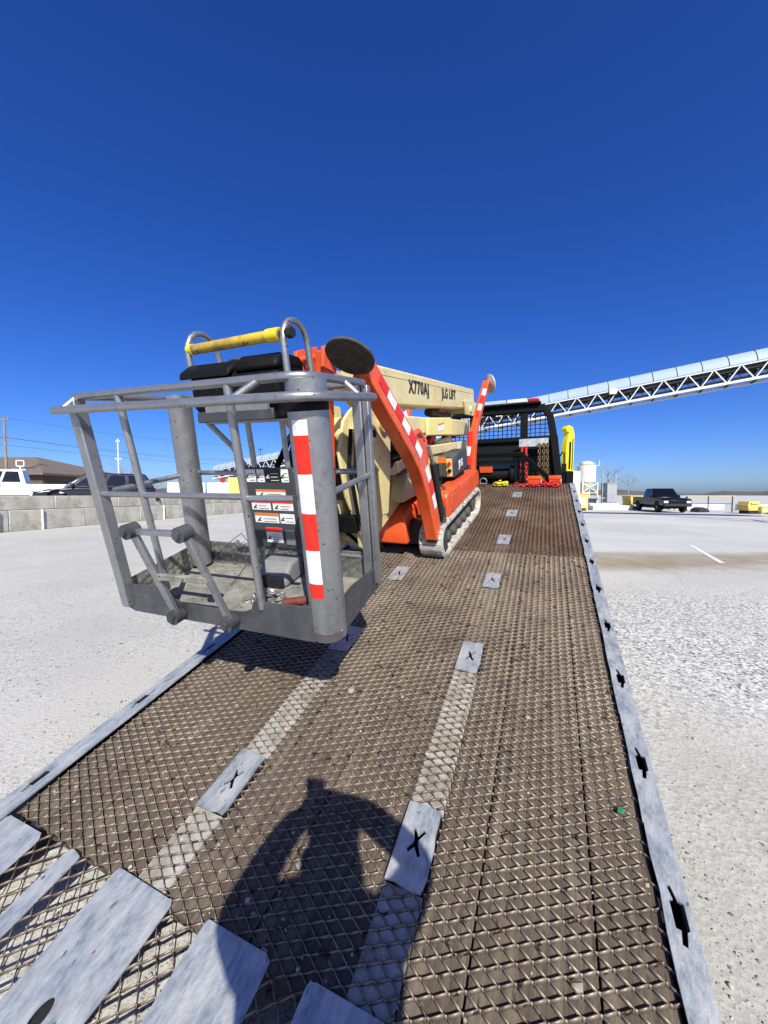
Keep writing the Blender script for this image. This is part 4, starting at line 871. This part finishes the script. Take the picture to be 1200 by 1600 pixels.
def loft(m, b, t, z0, z1, mi=0):   # b, t = (y0, y1, half width)
    m.add([(-b[2],b[0],z0),(b[2],b[0],z0),(b[2],b[1],z0),(-b[2],b[1],z0),(-t[2],t[0],z1),(t[2],t[0],z1),(t[2],t[1],z1),(-t[2],t[1],z1)],
          [(0,3,2,1),(4,5,6,7),(0,1,5,4),(1,2,6,5),(2,3,7,6),(3,0,4,7)], mi)
def vehicle(name, label, cat, loc, fwd, paint, kind, group=None, H=1.0):
    f = V((fwd[0], fwd[1], 0)).normalized(); r = V((f.y, -f.x, 0)); root = empty(name, frame(V(loc), r, f, V((0,0,1))) @ Matrix.Scale(H, 4)); tag(root, label, cat, group)
    if kind == 'pickup':
        L2, W2 = 2.95, .98; zr = .42; wr = .43; ax = (-1.85, 1.85); sill = .55; belt = 1.22; roof = 1.98
        prof = [(-L2,.62),(-L2,belt),(-.95,belt),(-.95,belt+.02),(1.15,belt+.02),(1.35,1.20),(2.75,1.12),(L2,1.02),(L2,.60)]
        gb, gt = (-.95, 1.25, .93), (-.78, .55, .76)
    else:
        L2, W2 = 2.5, .95; wr = .37; ax = (-1.5, 1.55); belt = 1.02; roof = 1.76
        prof = [(-L2,.45),(-L2+.03,belt),(1.0,belt),(2.1,.86),(L2-.05,.72),(L2,.42)]
        gb, gt = (-2.42, 1.35, .90), (-2.0, .45, .70)
    low = prof[0][1]; cut = []
    for a in sorted(ax, reverse=True): cut += [(a+wr+.09, low)]+[(a+(wr+.09)*math.cos(t), max(low, wr+(wr+.09)*math.sin(t))) for t in [k*math.pi/8 for k in range(1, 8)]]+[(a-wr-.09, low)]
    q = MB(); q.prism(prof+cut, 0, -W2, W2); body = q.build('body', paint, root, bevel=.07, seg=3)
    if kind == 'pickup':
        q = MB(); q.box((-W2+.1, -L2+.09, belt-.5), (W2-.1, -1.05, belt+.012)); q.build('cargo_bed', 'black_plastic', root)
    q = MB(); loft(q, gb, gt, belt-.02, roof); gh = q.build('cabin', paint, root, bevel=.06, seg=3)
    def sp(y, k, sx):   # point on the cabin flank: y along belt fraction, k height fraction
        y0 = gb[0]+(gt[0]-gb[0])*k; y1 = gb[1]+(gt[1]-gb[1])*k; w_ = gb[2]+(gt[2]-gb[2])*k
        return V((sx*(w_+.004), y0+(y1-y0)*y, belt-.02+(roof-belt+.02)*k))
    spans = ((.10, .44), (.49, .86)) if kind == 'pickup' else ((.06, .30), (.34, .58), (.62, .88))
    for sx in (1, -1):
        for a, b in spans:
            q = MB(); ps = [sp(a, .14, sx), sp(b+.04*(b > .8), .14, sx), sp(b, .86, sx), sp(a+.02, .86, sx)]; nrm = V((sx*.006, 0, .001))
            q.add([p for p in ps]+[p+nrm for p in ps], [(4,5,6,7),(0,1,5,4),(1,2,6,5),(2,3,7,6),(3,0,4,7)]); q.build('window', 'glass_dark', gh, smooth=0)
        q = MB(); q.box((sx*(W2+.02)-.11, gb[1]-.42, belt+.02), (sx*(W2+.02)+.11, gb[1]-.30, belt+.20)); q.build('mirror', paint if kind != 'pickup' else 'black_plastic', root, bevel=.03)
        q = MB(); q.box((sx*(W2+.004)-.008, .0, belt-.12), (sx*(W2+.004)+.008, .18, belt-.09)); q.build('door_handle', 'black_plastic', body)
        q = MB(); q.box((sx*.78-.16, L2-.10, prof[-1][1]+.18), (sx*.78+.16, L2+.012, prof[-1][1]+.36)); q.build('headlight', 'lens_white', body, bevel=.02)
        q = MB(); q.box((sx*.88-.08, -L2-.012, belt-.42), (sx*.88+.08, -L2+.05, belt-.05)); q.build('tail_light', 'lens_red', body, bevel=.02)
    for y0, y1, nm, gl in ((gb[1], gt[1], 'windscreen', 'glass_clear' if kind == 'car' else 'glass_dark'), (gb[0], gt[0], 'rear_window', 'glass_dark')):
        s_ = 1 if y0 > 0 else -1; ps = []
        for k, sx in ((.10, -1), (.10, 1), (.90, 1), (.90, -1)):
            w_ = (gb[2]+(gt[2]-gb[2])*k)*.92; ps.append(V((sx*w_, y0+(y1-y0)*k+s_*.006, belt-.02+(roof-belt+.02)*k+.004)))
        q = MB(); nn = V((0, s_*.006, .004)); q.add(ps+[p+nn for p in ps], [(4,5,6,7),(0,1,5,4),(1,2,6,5),(2,3,7,6),(3,0,4,7)]); q.build(nm, gl, gh, smooth=0)
    z = prof[-1][1]
    q = MB(); q.box((-.58, L2-.03, z+.14), (.58, L2+.018, z+.40)); q.build('grille', 'black_plastic', body, bevel=.02)
    for y, nm in ((L2+.02, 'front_bumper'), (-L2-.02, 'rear_bumper')): q = MB(); q.box((-W2+.03, y-.12, z-.10), (W2-.03, y+.09, z+.13)); q.build(nm, 'steel_dark' if kind == 'pickup' else paint, root, bevel=.04)
    wm = MB(); k = wr/.53; wm.lathe([(.30*k,-.12),(.48*k,-.12),(.53*k,-.08),(.53*k,.08),(.48*k,.12),(.30*k,.12)], (0,0,0), (1,0,0), 28, 0); wm.lathe([(.08*k,.125),(.26*k,.09),(.31*k,.122),(.31*k,-.122),(.08*k,-.125)], (0,0,0), (1,0,0), 20, 1); w0 = None
    for sx in (1, -1):
        for a in ax:
            mt = Matrix.Translation((sx*(W2-.12), a, wr)); w0 = wm.build('wheel', ['tyre', 'rim'], root, mtx=mt) if w0 is None else (share(w0, root, mt) and w0)
    q = MB(); q.box((-.75, -L2+.5, .32), (.75, L2-.4, low+.12)); q.build('underbody', 'black_plastic', root)
    return root
wp = vehicle('parked_pickup', 'white pickup with roof light frame parked behind the block wall', 'pickup truck', (-22.3, 21.9, .75), (-.80, -.60), 'car_white', 'pickup', H=1.1)
q = MB()
for a, b in (((-.16, -.62, 2.2), (.16, -.62, 2.2)), ((-.16, -.62, 2.5), (.16, -.62, 2.5)), ((-.16, -.62, 2.2), (-.16, -.62, 2.5)), ((.16, -.62, 2.2), (.16, -.62, 2.5))): q.bar(a, b, .05, .05, up=(0,1,0))
q.bar((0, -.62, 1.98), (0, -.62, 2.2), .06, .06, up=(0,1,0)); q.box((-.3, -.75, 1.975), (.3, -.45, 2.03)); q.build('roof_light_frame', 'white_paint', wp, bevel=.01, mtx=Matrix.Translation((0, -.62, 0)) @ Matrix.Rotation(R(75), 4, 'Z') @ Matrix.Translation((0, .62, 0)))
vehicle('parked_suv', 'dark navy estate car parked behind the block wall', 'car', (-16.0, 20.9, .75), (-.83, -.56), 'car_navy', 'car', H=1.08)
vehicle('parked_pickup', 'black crew-cab pickup standing on the concrete at right', 'pickup truck', (23.9, 32.2, 0), (-.24, -.97), 'car_black', 'pickup')

# house with hipped roof beyond
bh = empty('brick_building', frame(V((-48, 47, .75)), V((1,0,0)), V((0,1,0)), V((0,0,1)))); tag(bh, 'low brick building with wide brown hipped roof at far left', 'building')
q = MB(); q.box((-22, -5, 0), (9.5, 9, 3.1)); q.build('wall', 'brick_tan', bh)
q = MB(); q.box((-22.05, -5.05, 1.5), (9.55, 9.05, 3.12)); q.build('upper_wall', 'brick_dark', bh)
q = MB(); e = .8; z0, z1 = 3.12, 5.6; a, b, c, d = -22-e, 9.5+e, -5-e, 9+e
q.add([(a,c,z0),(b,c,z0),(b,d,z0),(a,d,z0),(a+7.8,2,z1),(b-7.8,2,z1),(a,c,z0-.22),(b,c,z0-.22),(b,d,z0-.22),(a,d,z0-.22)], [(0,1,5,4),(1,2,5),(2,3,4,5),(3,0,4),(0,6,7,1),(1,7,8,2),(2,8,9,3),(3,9,6,0),(6,9,8,7)]); rf = q.build('roof', 'roof_brown', bh, smooth=0)
for x in (-16, -9, -3, 3):
    q = MB(); q.box((x-.7, -5.08, 1.2), (x+.7, -5.055, 2.6)); wi_ = q.build('window', 'glass_dark', bh)
    q = MB(); q.box((x-.78, -5.10, 1.12), (x+.78, -5.06, 1.19)); q.build('sill', 'white_paint', wi_)
q = MB(); q.box((5.2, -5.9, 0), (7.2, -5.06, 1.9)); q.prism([(-6.0,1.9),(-5.07,1.9),(-5.07,2.3)], 0, 5.1, 7.3); q.build('porch', 'silo_cream', bh)

def pole(name, loc, h, label, mname, arms, r=.14):
    root = empty(name, Matrix.Translation(loc)); tag(root, label, 'pole', None)
    q = MB(); q.tube([(0,0,0), (0,0,h)], [r, r*.65], 12); q.build('mast', mname, root)
    for z, l in arms: q = MB(); q.bar((-l, -.02, z), (l, .02, z), .1, .1); [q.cyl((s*l*.9, 0, z+.05), (s*l*.9, 0, z+.22), .04, n=8) for s in (-1, .0, 1)]; q.build('crossarm', mname, root)
    return root
P1, P2, P0 = V((-40.5, 40, .75)), V((-42.7, 60, .75)), V((-75, 28, .75))
pole('utility_pole', P1, 8.9, 'pale wooden utility pole in front of the brick building', 'pole_wood', ((8.75, .5), (6.6, .6)))
pole('utility_pole', P2, 9.6, 'white utility pole standing behind the dark car', 'white_paint', ((9.2, .3), (6.4, .5)))
for k, (z1, z2, dx, sg, lab) in enumerate(((8.9, 9.4, .0, .7, 'highest'), (6.9, 6.9, -.5, .6, 'second highest'), (6.75, 6.75, .5, .75, 'third highest'), (6.0, 5.9, .2, .5, 'lowest'))):
    q = MB(); a = P1+V((dx, 0, z1)); b = P2+V((22+dx, 8, z2)); q.tube([a.lerp(b, t/20)+V((0, 0, -sg*4*(t/20)*(1-t/20))) for t in range(21)], .016, 4)
    b2 = P0+V((dx, 0, z1)); q.tube([a.lerp(b2, t/10)+V((0, 0, -sg*4*(t/10)*(1-t/10))) for t in range(11)], .016, 4)
    o = q.build('power_line', 'wire', smooth=60); tag(o, lab+' of the power lines strung from the wooden pole', 'cable', 'power lines')
q = pole('lamp_pole', V((-20.5, 62, .75)), 8.2, 'thin distant lamp pole seen behind the cage', 'steel_dark', ((8.1, .35),), .07)

# pale barriers and site things between cage and lot
def barrier(name, c, size, rz, mname, label, cat, group=None):
    q = MB(); l, t, h = size; q.prism([(-t/2,0),(-t/2,h*.18),(-t*.28,h*.35),(-t*.2,h),(t*.2,h),(t*.28,h*.35),(t/2,h*.18),(t/2,0)], 0, -l/2, l/2)
    o = q.build(name, mname, bevel=.02, mtx=Matrix.Translation(c) @ Matrix.Rotation(rz, 4, 'Z')); tag(o, label, cat, group)
for i, (x, lab) in enumerate(((-19.6, 'white concrete barrier at far left of the row behind the cage'), (-16.0, 'white concrete barrier in the middle of the row behind the cage'), (-12.4, 'white concrete barrier at the right end of the row behind the cage'))):
    barrier('concrete_barrier', (x, 37+i*.6, .75 if i < 2 else .0), (3.5, .6, 1.9 if i < 2 else 2.4), .16, 'white_paint', lab, 'barrier', 'white barriers')
q = MB(); q.box((-.75, -.3, 0), (.75, .3, 2.9)); q.box((-.8, -.32, 2.9), (.8, .32, 2.98)); q.box((-.5, -.305, .4), (.5, -.30, 2.4))
o = q.build('site_cabinet', 'sign_yellow', mtx=Matrix.Translation((-13.1, 33.4, 0)), bevel=.01); tag(o, 'pale yellow cabinet behind the cage by the block wall', 'cabinet')
so_ = empty('sign_post', Matrix.Translation((-14.3, 33.0, 0))); tag(so_, 'small red sign on a post behind the cage', 'sign')
q = MB(); q.cyl((0, .03, 0), (0, .03, 3.05), .03, n=8); q.build('post', 'steel_dark', so_)
q = MB(); q.cyl((0, -.03, 2.75), (0, 0, 2.75), .26, n=8); pb_ = q.build('sign_face', 'sign_red', so_)

# ------------------------------------------------------------------ conveyor
CA, CB = V((-17.5, 40.5, 0)), V((30.5, 13.5, 0)); cdir = (CB-CA); clen = cdir.length; cdir.normalize()
zA, zB = 4.35, 9.45                                   # top of the cover at both ends (checked at the picture's right edge)
def zc(u): return 5.33+(u-5.2)*(3.62/36.7)
CONV = frame(CA, cdir, V((-cdir.y, cdir.x, 0)), V((0,0,1)))
conv = empty('belt_conveyor', CONV); tag(conv, 'long white truss conveyor with pale blue cover rising to the right', 'conveyor')
def cz(u, dz): return zc(u)+dz
PL, hw, u0, u1 = 1.08, .55, -1.0, 52.0
npan = int((u1-u0)/PL)
for nm, dy, dz, sz in (('top_chord', -hw, -.72, .10), ('top_chord', hw, -.72, .10), ('bottom_chord', -hw, -1.55, .12), ('bottom_chord', hw, -1.55, .12)):
    q = MB(); q.bar((u0, dy, cz(u0, dz)), (u1, dy, cz(u1, dz)), sz, sz); q.build(nm, 'white_paint', conv)
q = MB(); q.prism([(u0,cz(u0,-.98)),(u0,cz(u0,-.93)),(u1,cz(u1,-.93)),(u1,cz(u1,-.98))], 1, -hw+.06, hw-.06); q.build('carrying_belt', 'belt_dark', conv)
q = MB(); q.prism([(u0,cz(u0,-1.36)),(u0,cz(u0,-1.32)),(u1,cz(u1,-1.32)),(u1,cz(u1,-1.36))], 1, -hw+.06, hw-.06); q.build('return_belt', 'belt_dark', conv)
sl_ = math.atan(3.62/36.7); RY = Matrix.Rotation(-sl_, 4, 'Y')
cm = bm_ = br = idl = None
for k in range(npan):
    ua, ub = u0+k*PL, u0+(k+1)*PL
    mt = Matrix.Translation((ua, 0, cz(ua, 0))) @ RY; Ls = PL/math.cos(sl_)
    if cm is None:
        q = MB(); vs = []; nn = 10; 
        for x in (.0, Ls-.02):
            for rr_ in (.60, .57):
                for i in range(nn+1): a = math.pi*i/nn; vs.append((x, -rr_*1.05*math.cos(a), -.68+rr_*1.12*math.sin(a)))
        w_ = nn+1; fs = []
        for i in range(nn): fs += [(i, 2*w_+i, 2*w_+i+1, i+1), (w_+i, w_+i+1, 3*w_+i+1, 3*w_+i), (i, i+1, w_+i+1, w_+i), (2*w_+i, 3*w_+i, 3*w_+i+1, 2*w_+i+1)]
        q.add(vs, fs); cm = q.build('cover_panel', 'conveyor_blue', conv, smooth=50, mtx=mt)
        q = MB(); q.tube([(0, -.645*math.cos(math.pi*i/nn), -.68+.685*math.sin(math.pi*i/nn)) for i in range(nn+1)], .012, 5); bm_ = q.build('cover_band', 'belt_dark', conv, smooth=60, mtx=mt)
        q = MB(); q.bar((0, -hw, -1.1), (0, hw, -1.1), .09, .09); q.bar((0, -hw, -1.55), (0, hw, -1.55), .08, .08); q.bar((0, 0, -1.52), (0, 0, -1.1), .05, .05); idl = q.build('idler_frame', 'belt_dark', conv, mtx=mt)
    else: share(cm, conv, mt); share(bm_, conv, mt); share(idl, conv, mt)
    um = (ua+ub)/2
    for dy in (-hw, hw):
        for a_, b_, za, zb_ in ((ua, um, -1.55, -.72), (um, ub, -.72, -1.55)):
            q = MB(); q.bar((a_, dy, cz(a_, za)), (b_, dy, cz(b_, zb_)), .048, .048); q.build('brace', 'white_paint', conv)
for u in (10.5, 28.0, 44.5):
    if u == 28.0:
        q = MB(); [q.bar((u, s*hw, cz(u, -.72)), (u, s*hw, cz(u, -1.6)), .12, .12) for s in (-1, 1)]; q.build('splice_post', 'white_paint', conv); continue
    for s in (-1, 1): q = MB(); q.bar((u, s*hw, cz(u, -1.6)), (u, s*1.5, 0), .16, .16); q.build('support_leg', 'white_paint', conv)
    q = MB(); q.bar((u, -1.1, 1.6), (u, 1.1, 1.6), .12, .12); q.build('support_tie', 'white_paint', conv)
for u in (24.2, 29.4, 36.0): q = MB(); q.box((u-.18, -hw-.14, cz(u, -.95)), (u+.18, -hw-.055, cz(u, -.62))); q.build('junction_box', 'white_paint', conv)

# ------------------------------------------------------------------ right background
# white service truck with yellow loader crane beyond the lorry
sv = empty('service_truck', Matrix.Translation((12.6, 25.2, 0)) @ Matrix.Rotation(R(25), 4, 'Z')); tag(sv, 'white service truck body behind the yellow crane', 'truck')
q = MB(); q.box((-1.5, -.9, .9), (-.15, 2.6, 3.0)); q.box((-1.5, 2.7, .7), (.2, 4.2, 2.6)); bd = q.build('body', 'white_paint', sv, bevel=.05)
q = MB(); q.box((-1.3, -.92, 1.1), (-.7, -.905, 2.8)); q.build('door', 'white_paint', bd, bevel=.004)
q = MB(); q.box((-1.4, -.8, .55), (.1, 4.3, .88)); q.build('chassis', 'steel_dark', sv)
for y in (-.1, 3.4):
    for x in (-1.4, .1): q = MB(); q.lathe([(.25,-.12),(.42,-.12),(.46,0),(.42,.12),(.25,.12)], (x, y, .46), (1,0,0), 20, 0); q.lathe([(.05,.125),(.24,.1),(.24,-.1),(.05,-.125)], (x, y, .46), (1,0,0), 16, 1); q.build('wheel', ['tyre', 'rim'], sv)
cr = empty('loader_crane', Matrix.Translation((11.72, 23.9, 0)) @ Matrix.Rotation(R(20), 4, 'Z')); tag(cr, 'folded yellow crane with hooked top standing beyond the ramp', 'crane')
q = MB(); q.box((-.26, -.3, 0), (.26, .3, 2.95)); q.box((-.5, -.5, 0), (.5, .5, .25)); q.build('base_column', 'black_paint', cr, bevel=.02)
q = MB(); q.prism([(-.30,2.95),(.30,2.95),(.36,5.3),(.20,5.75),(-.12,5.85),(-.34,5.65),(-.30,5.45),(-.05,5.42),(-.16,5.1),(-.28,4.6)], 1, -.22, .22); am = q.build('folded_arm', 'yellow_crane', cr, bevel=.03)
q = MB(); q.cyl((-.06, -.25, 3.1), (-.02, -.25, 4.8), .06, n=10); q.bar((.16, -.24, 3.05), (.2, -.24, 5.0), .05, .04); q.build('crane_cylinder', 'black_paint', cr)
# silo
si = empty('cement_silo', Matrix.Translation((20.9, 38.5, 0)) @ Matrix.Scale(.88, 4)); tag(si, 'cream cement silo on a steel frame behind the crane', 'silo')
q = MB(); q.lathe([(.95, 3.05), (1.0, 3.1), (1.0, 4.95), (.95, 5.0)], (0,0,0), n=32); q.build('drum', 'silo_cream', si)
q = MB(); q.lathe([(.95, 3.06), (.2, 1.9), (.18, 1.6)], (0,0,0), n=24); q.build('hopper', 'silo_cream', si)
q = MB(); q.lathe([(.55, 5.0), (.75, 5.15), (.7, 5.4), (.3, 5.55)], (0,0,0), n=20); q.box((.3, -.5, 5.0), (1.25, .5, 5.06)); q.bar((1.22, -.5, 5.0), (1.22, -.5, 5.6), .05, .05); q.bar((1.22, .5, 5.0), (1.22, .5, 5.6), .05, .05); q.bar((1.22, -.5, 5.6), (1.22, .5, 5.6), .05, .05); q.build('top_filter', 'silo_cream', si)
for x, y in ((-.85,-.85),(.85,-.85),(.85,.85),(-.85,.85)): q = MB(); q.bar((x, y, 0), (x, y, 3.1), .14, .14); q.build('leg', 'silo_cream', si)
for a, b in (((-.85,-.85,1.9),(.85,-.85,3.0)), ((.85,-.85,1.9),(-.85,-.85,3.0)), ((-.85,-.85,1.85),(.85,-.85,1.85)), ((.85,-.85,1.9),(.85,.85,3.0)), ((-.85,.85,1.85),(.85,.85,1.85))): q = MB(); q.bar(a, b, .09, .09); q.build('cross_brace', 'silo_cream', si)
q = MB(); q.box((-1.2, -1.2, 1.2), (1.6, 1.0, 1.3)); q.box((-.5, -.6, .55), (.9, .4, 1.2)); q.cyl((-.9, -.3, .3), (1.0, -.3, 1.0), .18, n=12); q.build('mixer_deck', 'grey_tower', si)
# plant at its foot
def small(name, loc, rz, label, cat, mats, fn, bevel=.02):
    q = MB(); fn(q); o = q.build(name, mats, bevel=bevel, mtx=Matrix.Translation(loc) @ Matrix.Rotation(rz, 4, 'Z')); tag(o, label, cat); return o
def gen(q): q.box((-.55, -.45, .25), (.55, .45, 1.5)); q.box((-.6, -.5, 1.5), (.6, .5, 1.58)); q.box((-.6, -.4, 0), (-.45, .4, .25)); q.box((.45, -.4, 0), (.6, .4, .25)); q.box((-.3, -.462, .5), (.3, -.452, 1.2), 1)
small('generator', (17.6, 33.5, 0), .2, 'yellow and white generator cabinet at the foot of the silo', 'generator', ['sign_yellow', 'white_paint'], gen)
def tower(q): q.box((-.55, -.5, .6), (.55, .5, 2.6)); q.box((-.6, -.55, 2.6), (.6, .55, 2.68)); [q.box((x-.05, y-.05, 0), (x+.05, y+.05, .6)) for x in (-.5, .5) for y in (-.45, .45)]; q.cyl((-.75, 0, 0), (-.75, 0, 4.2), .06, n=8); q.cyl((.72, 0, 0), (.72, 0, 3.6), .09, n=8); q.bar((-.75, 0, 2.0), (-.5, 0, 2.0), .06, .06); q.bar((.72, 0, 2.0), (.5, 0, 2.0), .06, .06)
small('equipment_tower', (24.2, 40, 0), .1, 'grey box tower with two thin masts right of the silo', 'tower', ['grey_tower'], tower)
def slab(q): q.box((-1.75, -.6, 0), (1.75, .6, .42)); q.box((-1.75, .1, .42), (.9, .5, .6))
small('concrete_slab', (21.4, 35.2, 0), -.1, 'long low white concrete block left of the black pickup', 'concrete block', ['white_paint'], slab)
def skip(q): q.prism([(-.5,.25),(-.62,1.25),(.62,1.25),(.5,.25)], 1, -.5, .5); q.box((-.66, -.55, 1.25), (.66, .55, 1.33)); q.box((-.45, -.45, 0), (.45, .45, .25), 1)
small('yellow_skip', (24.4, 36.6, 0), .2, 'yellow skip half hidden behind the black pickup', 'skip', ['sign_yellow', 'steel_dark'], skip)
def hop(q): q.prism([(-.42,.25),(-.52,.65),(-.4,.95),(.4,.95),(.52,.65),(.42,.25)], 1, -.4, .4); q.cyl((-.3, -.42, .8), (.3, -.42, .8), .08, n=10); q.box((-.4, -.35, 0), (.4, .35, .25), 1)
small('yellow_hopper', (27.9, 28.4, 0), .1, 'yellow hopper standing near the right edge', 'hopper', ['sign_yellow', 'steel_dark'], hop)
def crate(q): q.box((-.9, -.5, .12), (.9, .5, .5)); q.box((-.95, -.55, .5), (.95, .55, .57)); q.box((-.8, -.4, 0), (-.6, .4, .12)); q.box((.6, -.4, 0), (.8, .4, .12))
small('pale_crate', (29.2, 28.4, 0), .1, 'low pale crate at the right edge beside the yellow hopper', 'crate', ['cream_yellow'], crate)
rl = empty('guard_railing', Matrix.Translation((27.6, 31.3, 0)) @ Matrix.Rotation(R(-35), 4, 'Z')); tag(rl, 'thin metal railing between the black pickup and yellow hopper', 'railing')
for x in (-1.6, -.2, 1.3): q = MB(); q.bar((x, 0, 0), (x, 0, 1.35), .07, .07); q.build('post', 'steel_dark', rl)
q = MB(); q.bar((-1.7, 0, 1.35), (1.5, 0, 1.35), .10, .08); q.build('top_bar', 'sign_yellow', rl); q = MB(); q.bar((-1.6, 0, 1.3), (-2.5, 0, .1), .07, .07); q.build('brace', 'steel_dark', rl); q = MB(); q.bar((-1.6, 0, .7), (1.3, 0, .7), .05, .05); q.build('mid_bar', 'steel_dark', rl)
def tarp(q): q.prism([(-.6,0),(-.5,.3),(-.1,.42),(.3,.33),(.55,.15),(.7,0)], 1, -.4, .4)
small('covered_pile', (26.3, 30.9, 0), .3, 'low dark covered pile to the right of the black pickup', 'pile', ['belt_dark'], tarp, .12)
def lowwall(q): q.box((-2.2, -.3, 0), (2.2, .3, .55))
for i, (x, y) in enumerate(((30.2, 36.0), (35.5, 34.5))): small('low_barrier', (x, y, 0), -.25, ('white low barrier behind the railing', 'white low barrier behind the yellow hopper')[i], 'barrier', ['white_paint'], lowwall)
# painted line on the concrete
q = MB(); a, b = V((9.0, 10.83, .004)), V((7.35, 8.0+.0, .004)); d = (b-a).normalized(); nn = V((-d.y, d.x, 0))*.05
q.add([a-nn, a+nn, b+nn, b-nn], [(0,1,2,3)]); o = q.build('painted_line', 'white_paint', smooth=0); o['kind'] = 'structure'
# bare trees
def bare_tree(loc, h, label, seed):
    rd = random.Random(seed); root = empty('bare_tree', Matrix.Translation(loc)); tag(root, label, 'tree', 'bare trees')
    q = MB(); q.tube([(0,0,0), (rd.uniform(-.1,.1), 0, h*.3), (rd.uniform(-.2,.2), .1, h*.5)], [h*.016, h*.012, h*.009], 7); q.build('trunk', 'hazy_bark', root)
    c = MB()
    def grow(p, d, L, r, dep):
        e = p+d*L; mid = p+d*L*.5+V((rd.uniform(-1,1), rd.uniform(-1,1), rd.uniform(-.3,.6)))*L*.06; c.tube([p, mid, e], [r, r*.8, r*.6], 4)
        if dep == 0: return
        for _ in range(rd.choice((2, 3, 3))):
            nd = (d+V((rd.uniform(-1,1), rd.uniform(-1,1), rd.uniform(-.35,.7)))*.75).normalized(); grow(p+d*L*rd.uniform(.55, 1.0), nd, L*rd.uniform(.6, .82), r*.6, dep-1)
    for k in range(5):
        a = k*1.26+rd.uniform(-.3, .3); grow(V((0, .05, h*rd.uniform(.28, .5))), V((math.cos(a)*.6, math.sin(a)*.6, .9)).normalized(), h*.2, h*.0055, 4)
    c.build('crown', 'hazy_bark', root, smooth=0)
for loc, h, lab, sd in (((41, 68, 0), 8.5, 'bare tree right behind the grey box tower', 1), ((37, 70, 0), 7, 'bare tree between the silo and the grey tower', 2), ((50, 76, 0), 6.5, 'bare tree above the yellow skip', 3), ((46, 74, 0), 5.5, 'smaller bare tree right of the grey tower', 4),
                        ((-45.5, 66, .75), 7.5, 'bare tree beside the white utility pole', 5), ((-38, 62, .75), 4.5, 'bare shrub behind the roof of the dark car', 6), ((-35, 60, .75), 4.2, 'bare shrub at the tail of the dark car', 7)):
    bare_tree(loc, h, lab, sd)

# ------------------------------------------------------------------ the person taking the picture, standing behind the ramp's tail (only the shadow shows)
def skinned(name, joints, edges, parent, mname, sub=2):
    me = bpy.data.meshes.new(name); me.from_pydata([j[:3] for j in joints], edges, []); me.materials.append(M[mname])
    o = bpy.data.objects.new(name, me); COL.objects.link(o); o.parent = parent
    md = o.modifiers.new('skin', 'SKIN'); md.use_smooth_shade = True
    for i, j in enumerate(joints): me.skin_vertices[0].data[i].radius = (j[3], j[4] if len(j) > 4 else j[3])
    me.skin_vertices[0].data[0].use_root = True
    sb = o.modifiers.new('sub', 'SUBSURF'); sb.levels = sb.render_levels = sub
    return o
ps = empty('person', Matrix.Translation((.07, -.36, 0))); tag(ps, 'person in a dark jacket photographing with a phone, casting the shadow on the ramp', 'person')
J = [(0,0,.95,.20,.15), (0,0,1.10,.235,.14), (0,.0,1.25,.25,.13), (.0,.0,1.35,.17,.11), (.035,.02,1.44,.075), (.06,.05,1.52,.095,.09), (.065,.06,1.60,.09,.10), (.065,.05,1.65,.05,.06),
     (.21,.02,1.34,.080), (.33,.20,1.375,.062), (.15,.31,1.445,.054), (.03,.325,1.475,.042),
     (-.20,.02,1.33,.085), (-.29,.17,1.225,.072), (-.18,.29,1.365,.056), (-.10,.322,1.44,.042),
     (.11,0,.86,.12), (.12,.02,.48,.08), (.13,-.02,.12,.052), (.14,.14,.045,.045), (-.11,0,.86,.12), (-.12,.02,.48,.08), (-.13,-.02,.12,.052), (-.14,.14,.045,.045)]
Eg = [(0,1),(1,2),(2,3),(3,4),(4,5),(5,6),(6,7),(3,8),(8,9),(9,10),(10,11),(3,12),(12,13),(13,14),(14,15),(0,16),(16,17),(17,18),(18,19),(0,20),(20,21),(21,22),(22,23)]
skinned('body', J, Eg, ps, 'jacket')
for sx, hx, hz in ((1, .02, 1.475), (-1, -.105, 1.445)):
    jj = [(hx, .322, hz, .022, .03), (hx-.012*sx, .332, hz+.03, .02, .026)]; ee = [(0, 1)]
    for k in range(4):
        b = len(jj); z = hz-.02+k*.020; jj += [(hx-.01*sx, .330, z, .009), (hx-.035*sx, .338, z+.004, .0085), (hx-.055*sx, .332, z+.006, .008)]; ee += [(0 if k < 2 else 1, b), (b, b+1), (b+1, b+2)]
    b = len(jj); jj += [(hx-.02*sx, .318, hz+.045, .010), (hx-.045*sx, .312, hz+.055, .009)]; ee += [(1, b), (b, b+1)]
    skinned('hand', jj, ee, ps, 'skin', 1)
q = MB(); q.lathe([(.095, 0), (.105, .03), (.098, .08), (.06, .115), (.01, .125)], (.065, .055, 1.59), n=20); q.build('cap', 'black_plastic', ps, smooth=60)
q = MB(); q.box((0, .135, 1.50), (.13, .16, 1.59)); q.build('face', 'skin', ps, bevel=.015)
ph = empty('phone', Matrix.Translation((.010, -.012, 1.412))); tag(ph, 'phone held upright in both hands of the person', 'phone')
q = MB(); q.box((-.038, -.008, 0), (.038, 0, .155)); q.build('case', 'black_plastic', ph, bevel=.003)
q = MB(); q.box((-.035, -.009, .004), (.035, -.0082, .151)); q.build('screen', 'glass_dark', ph)
q = MB(); q.box((-.032, .0003, .112), (-.002, .0025, .146)); q.build('lens_block', 'black_plastic', ph)
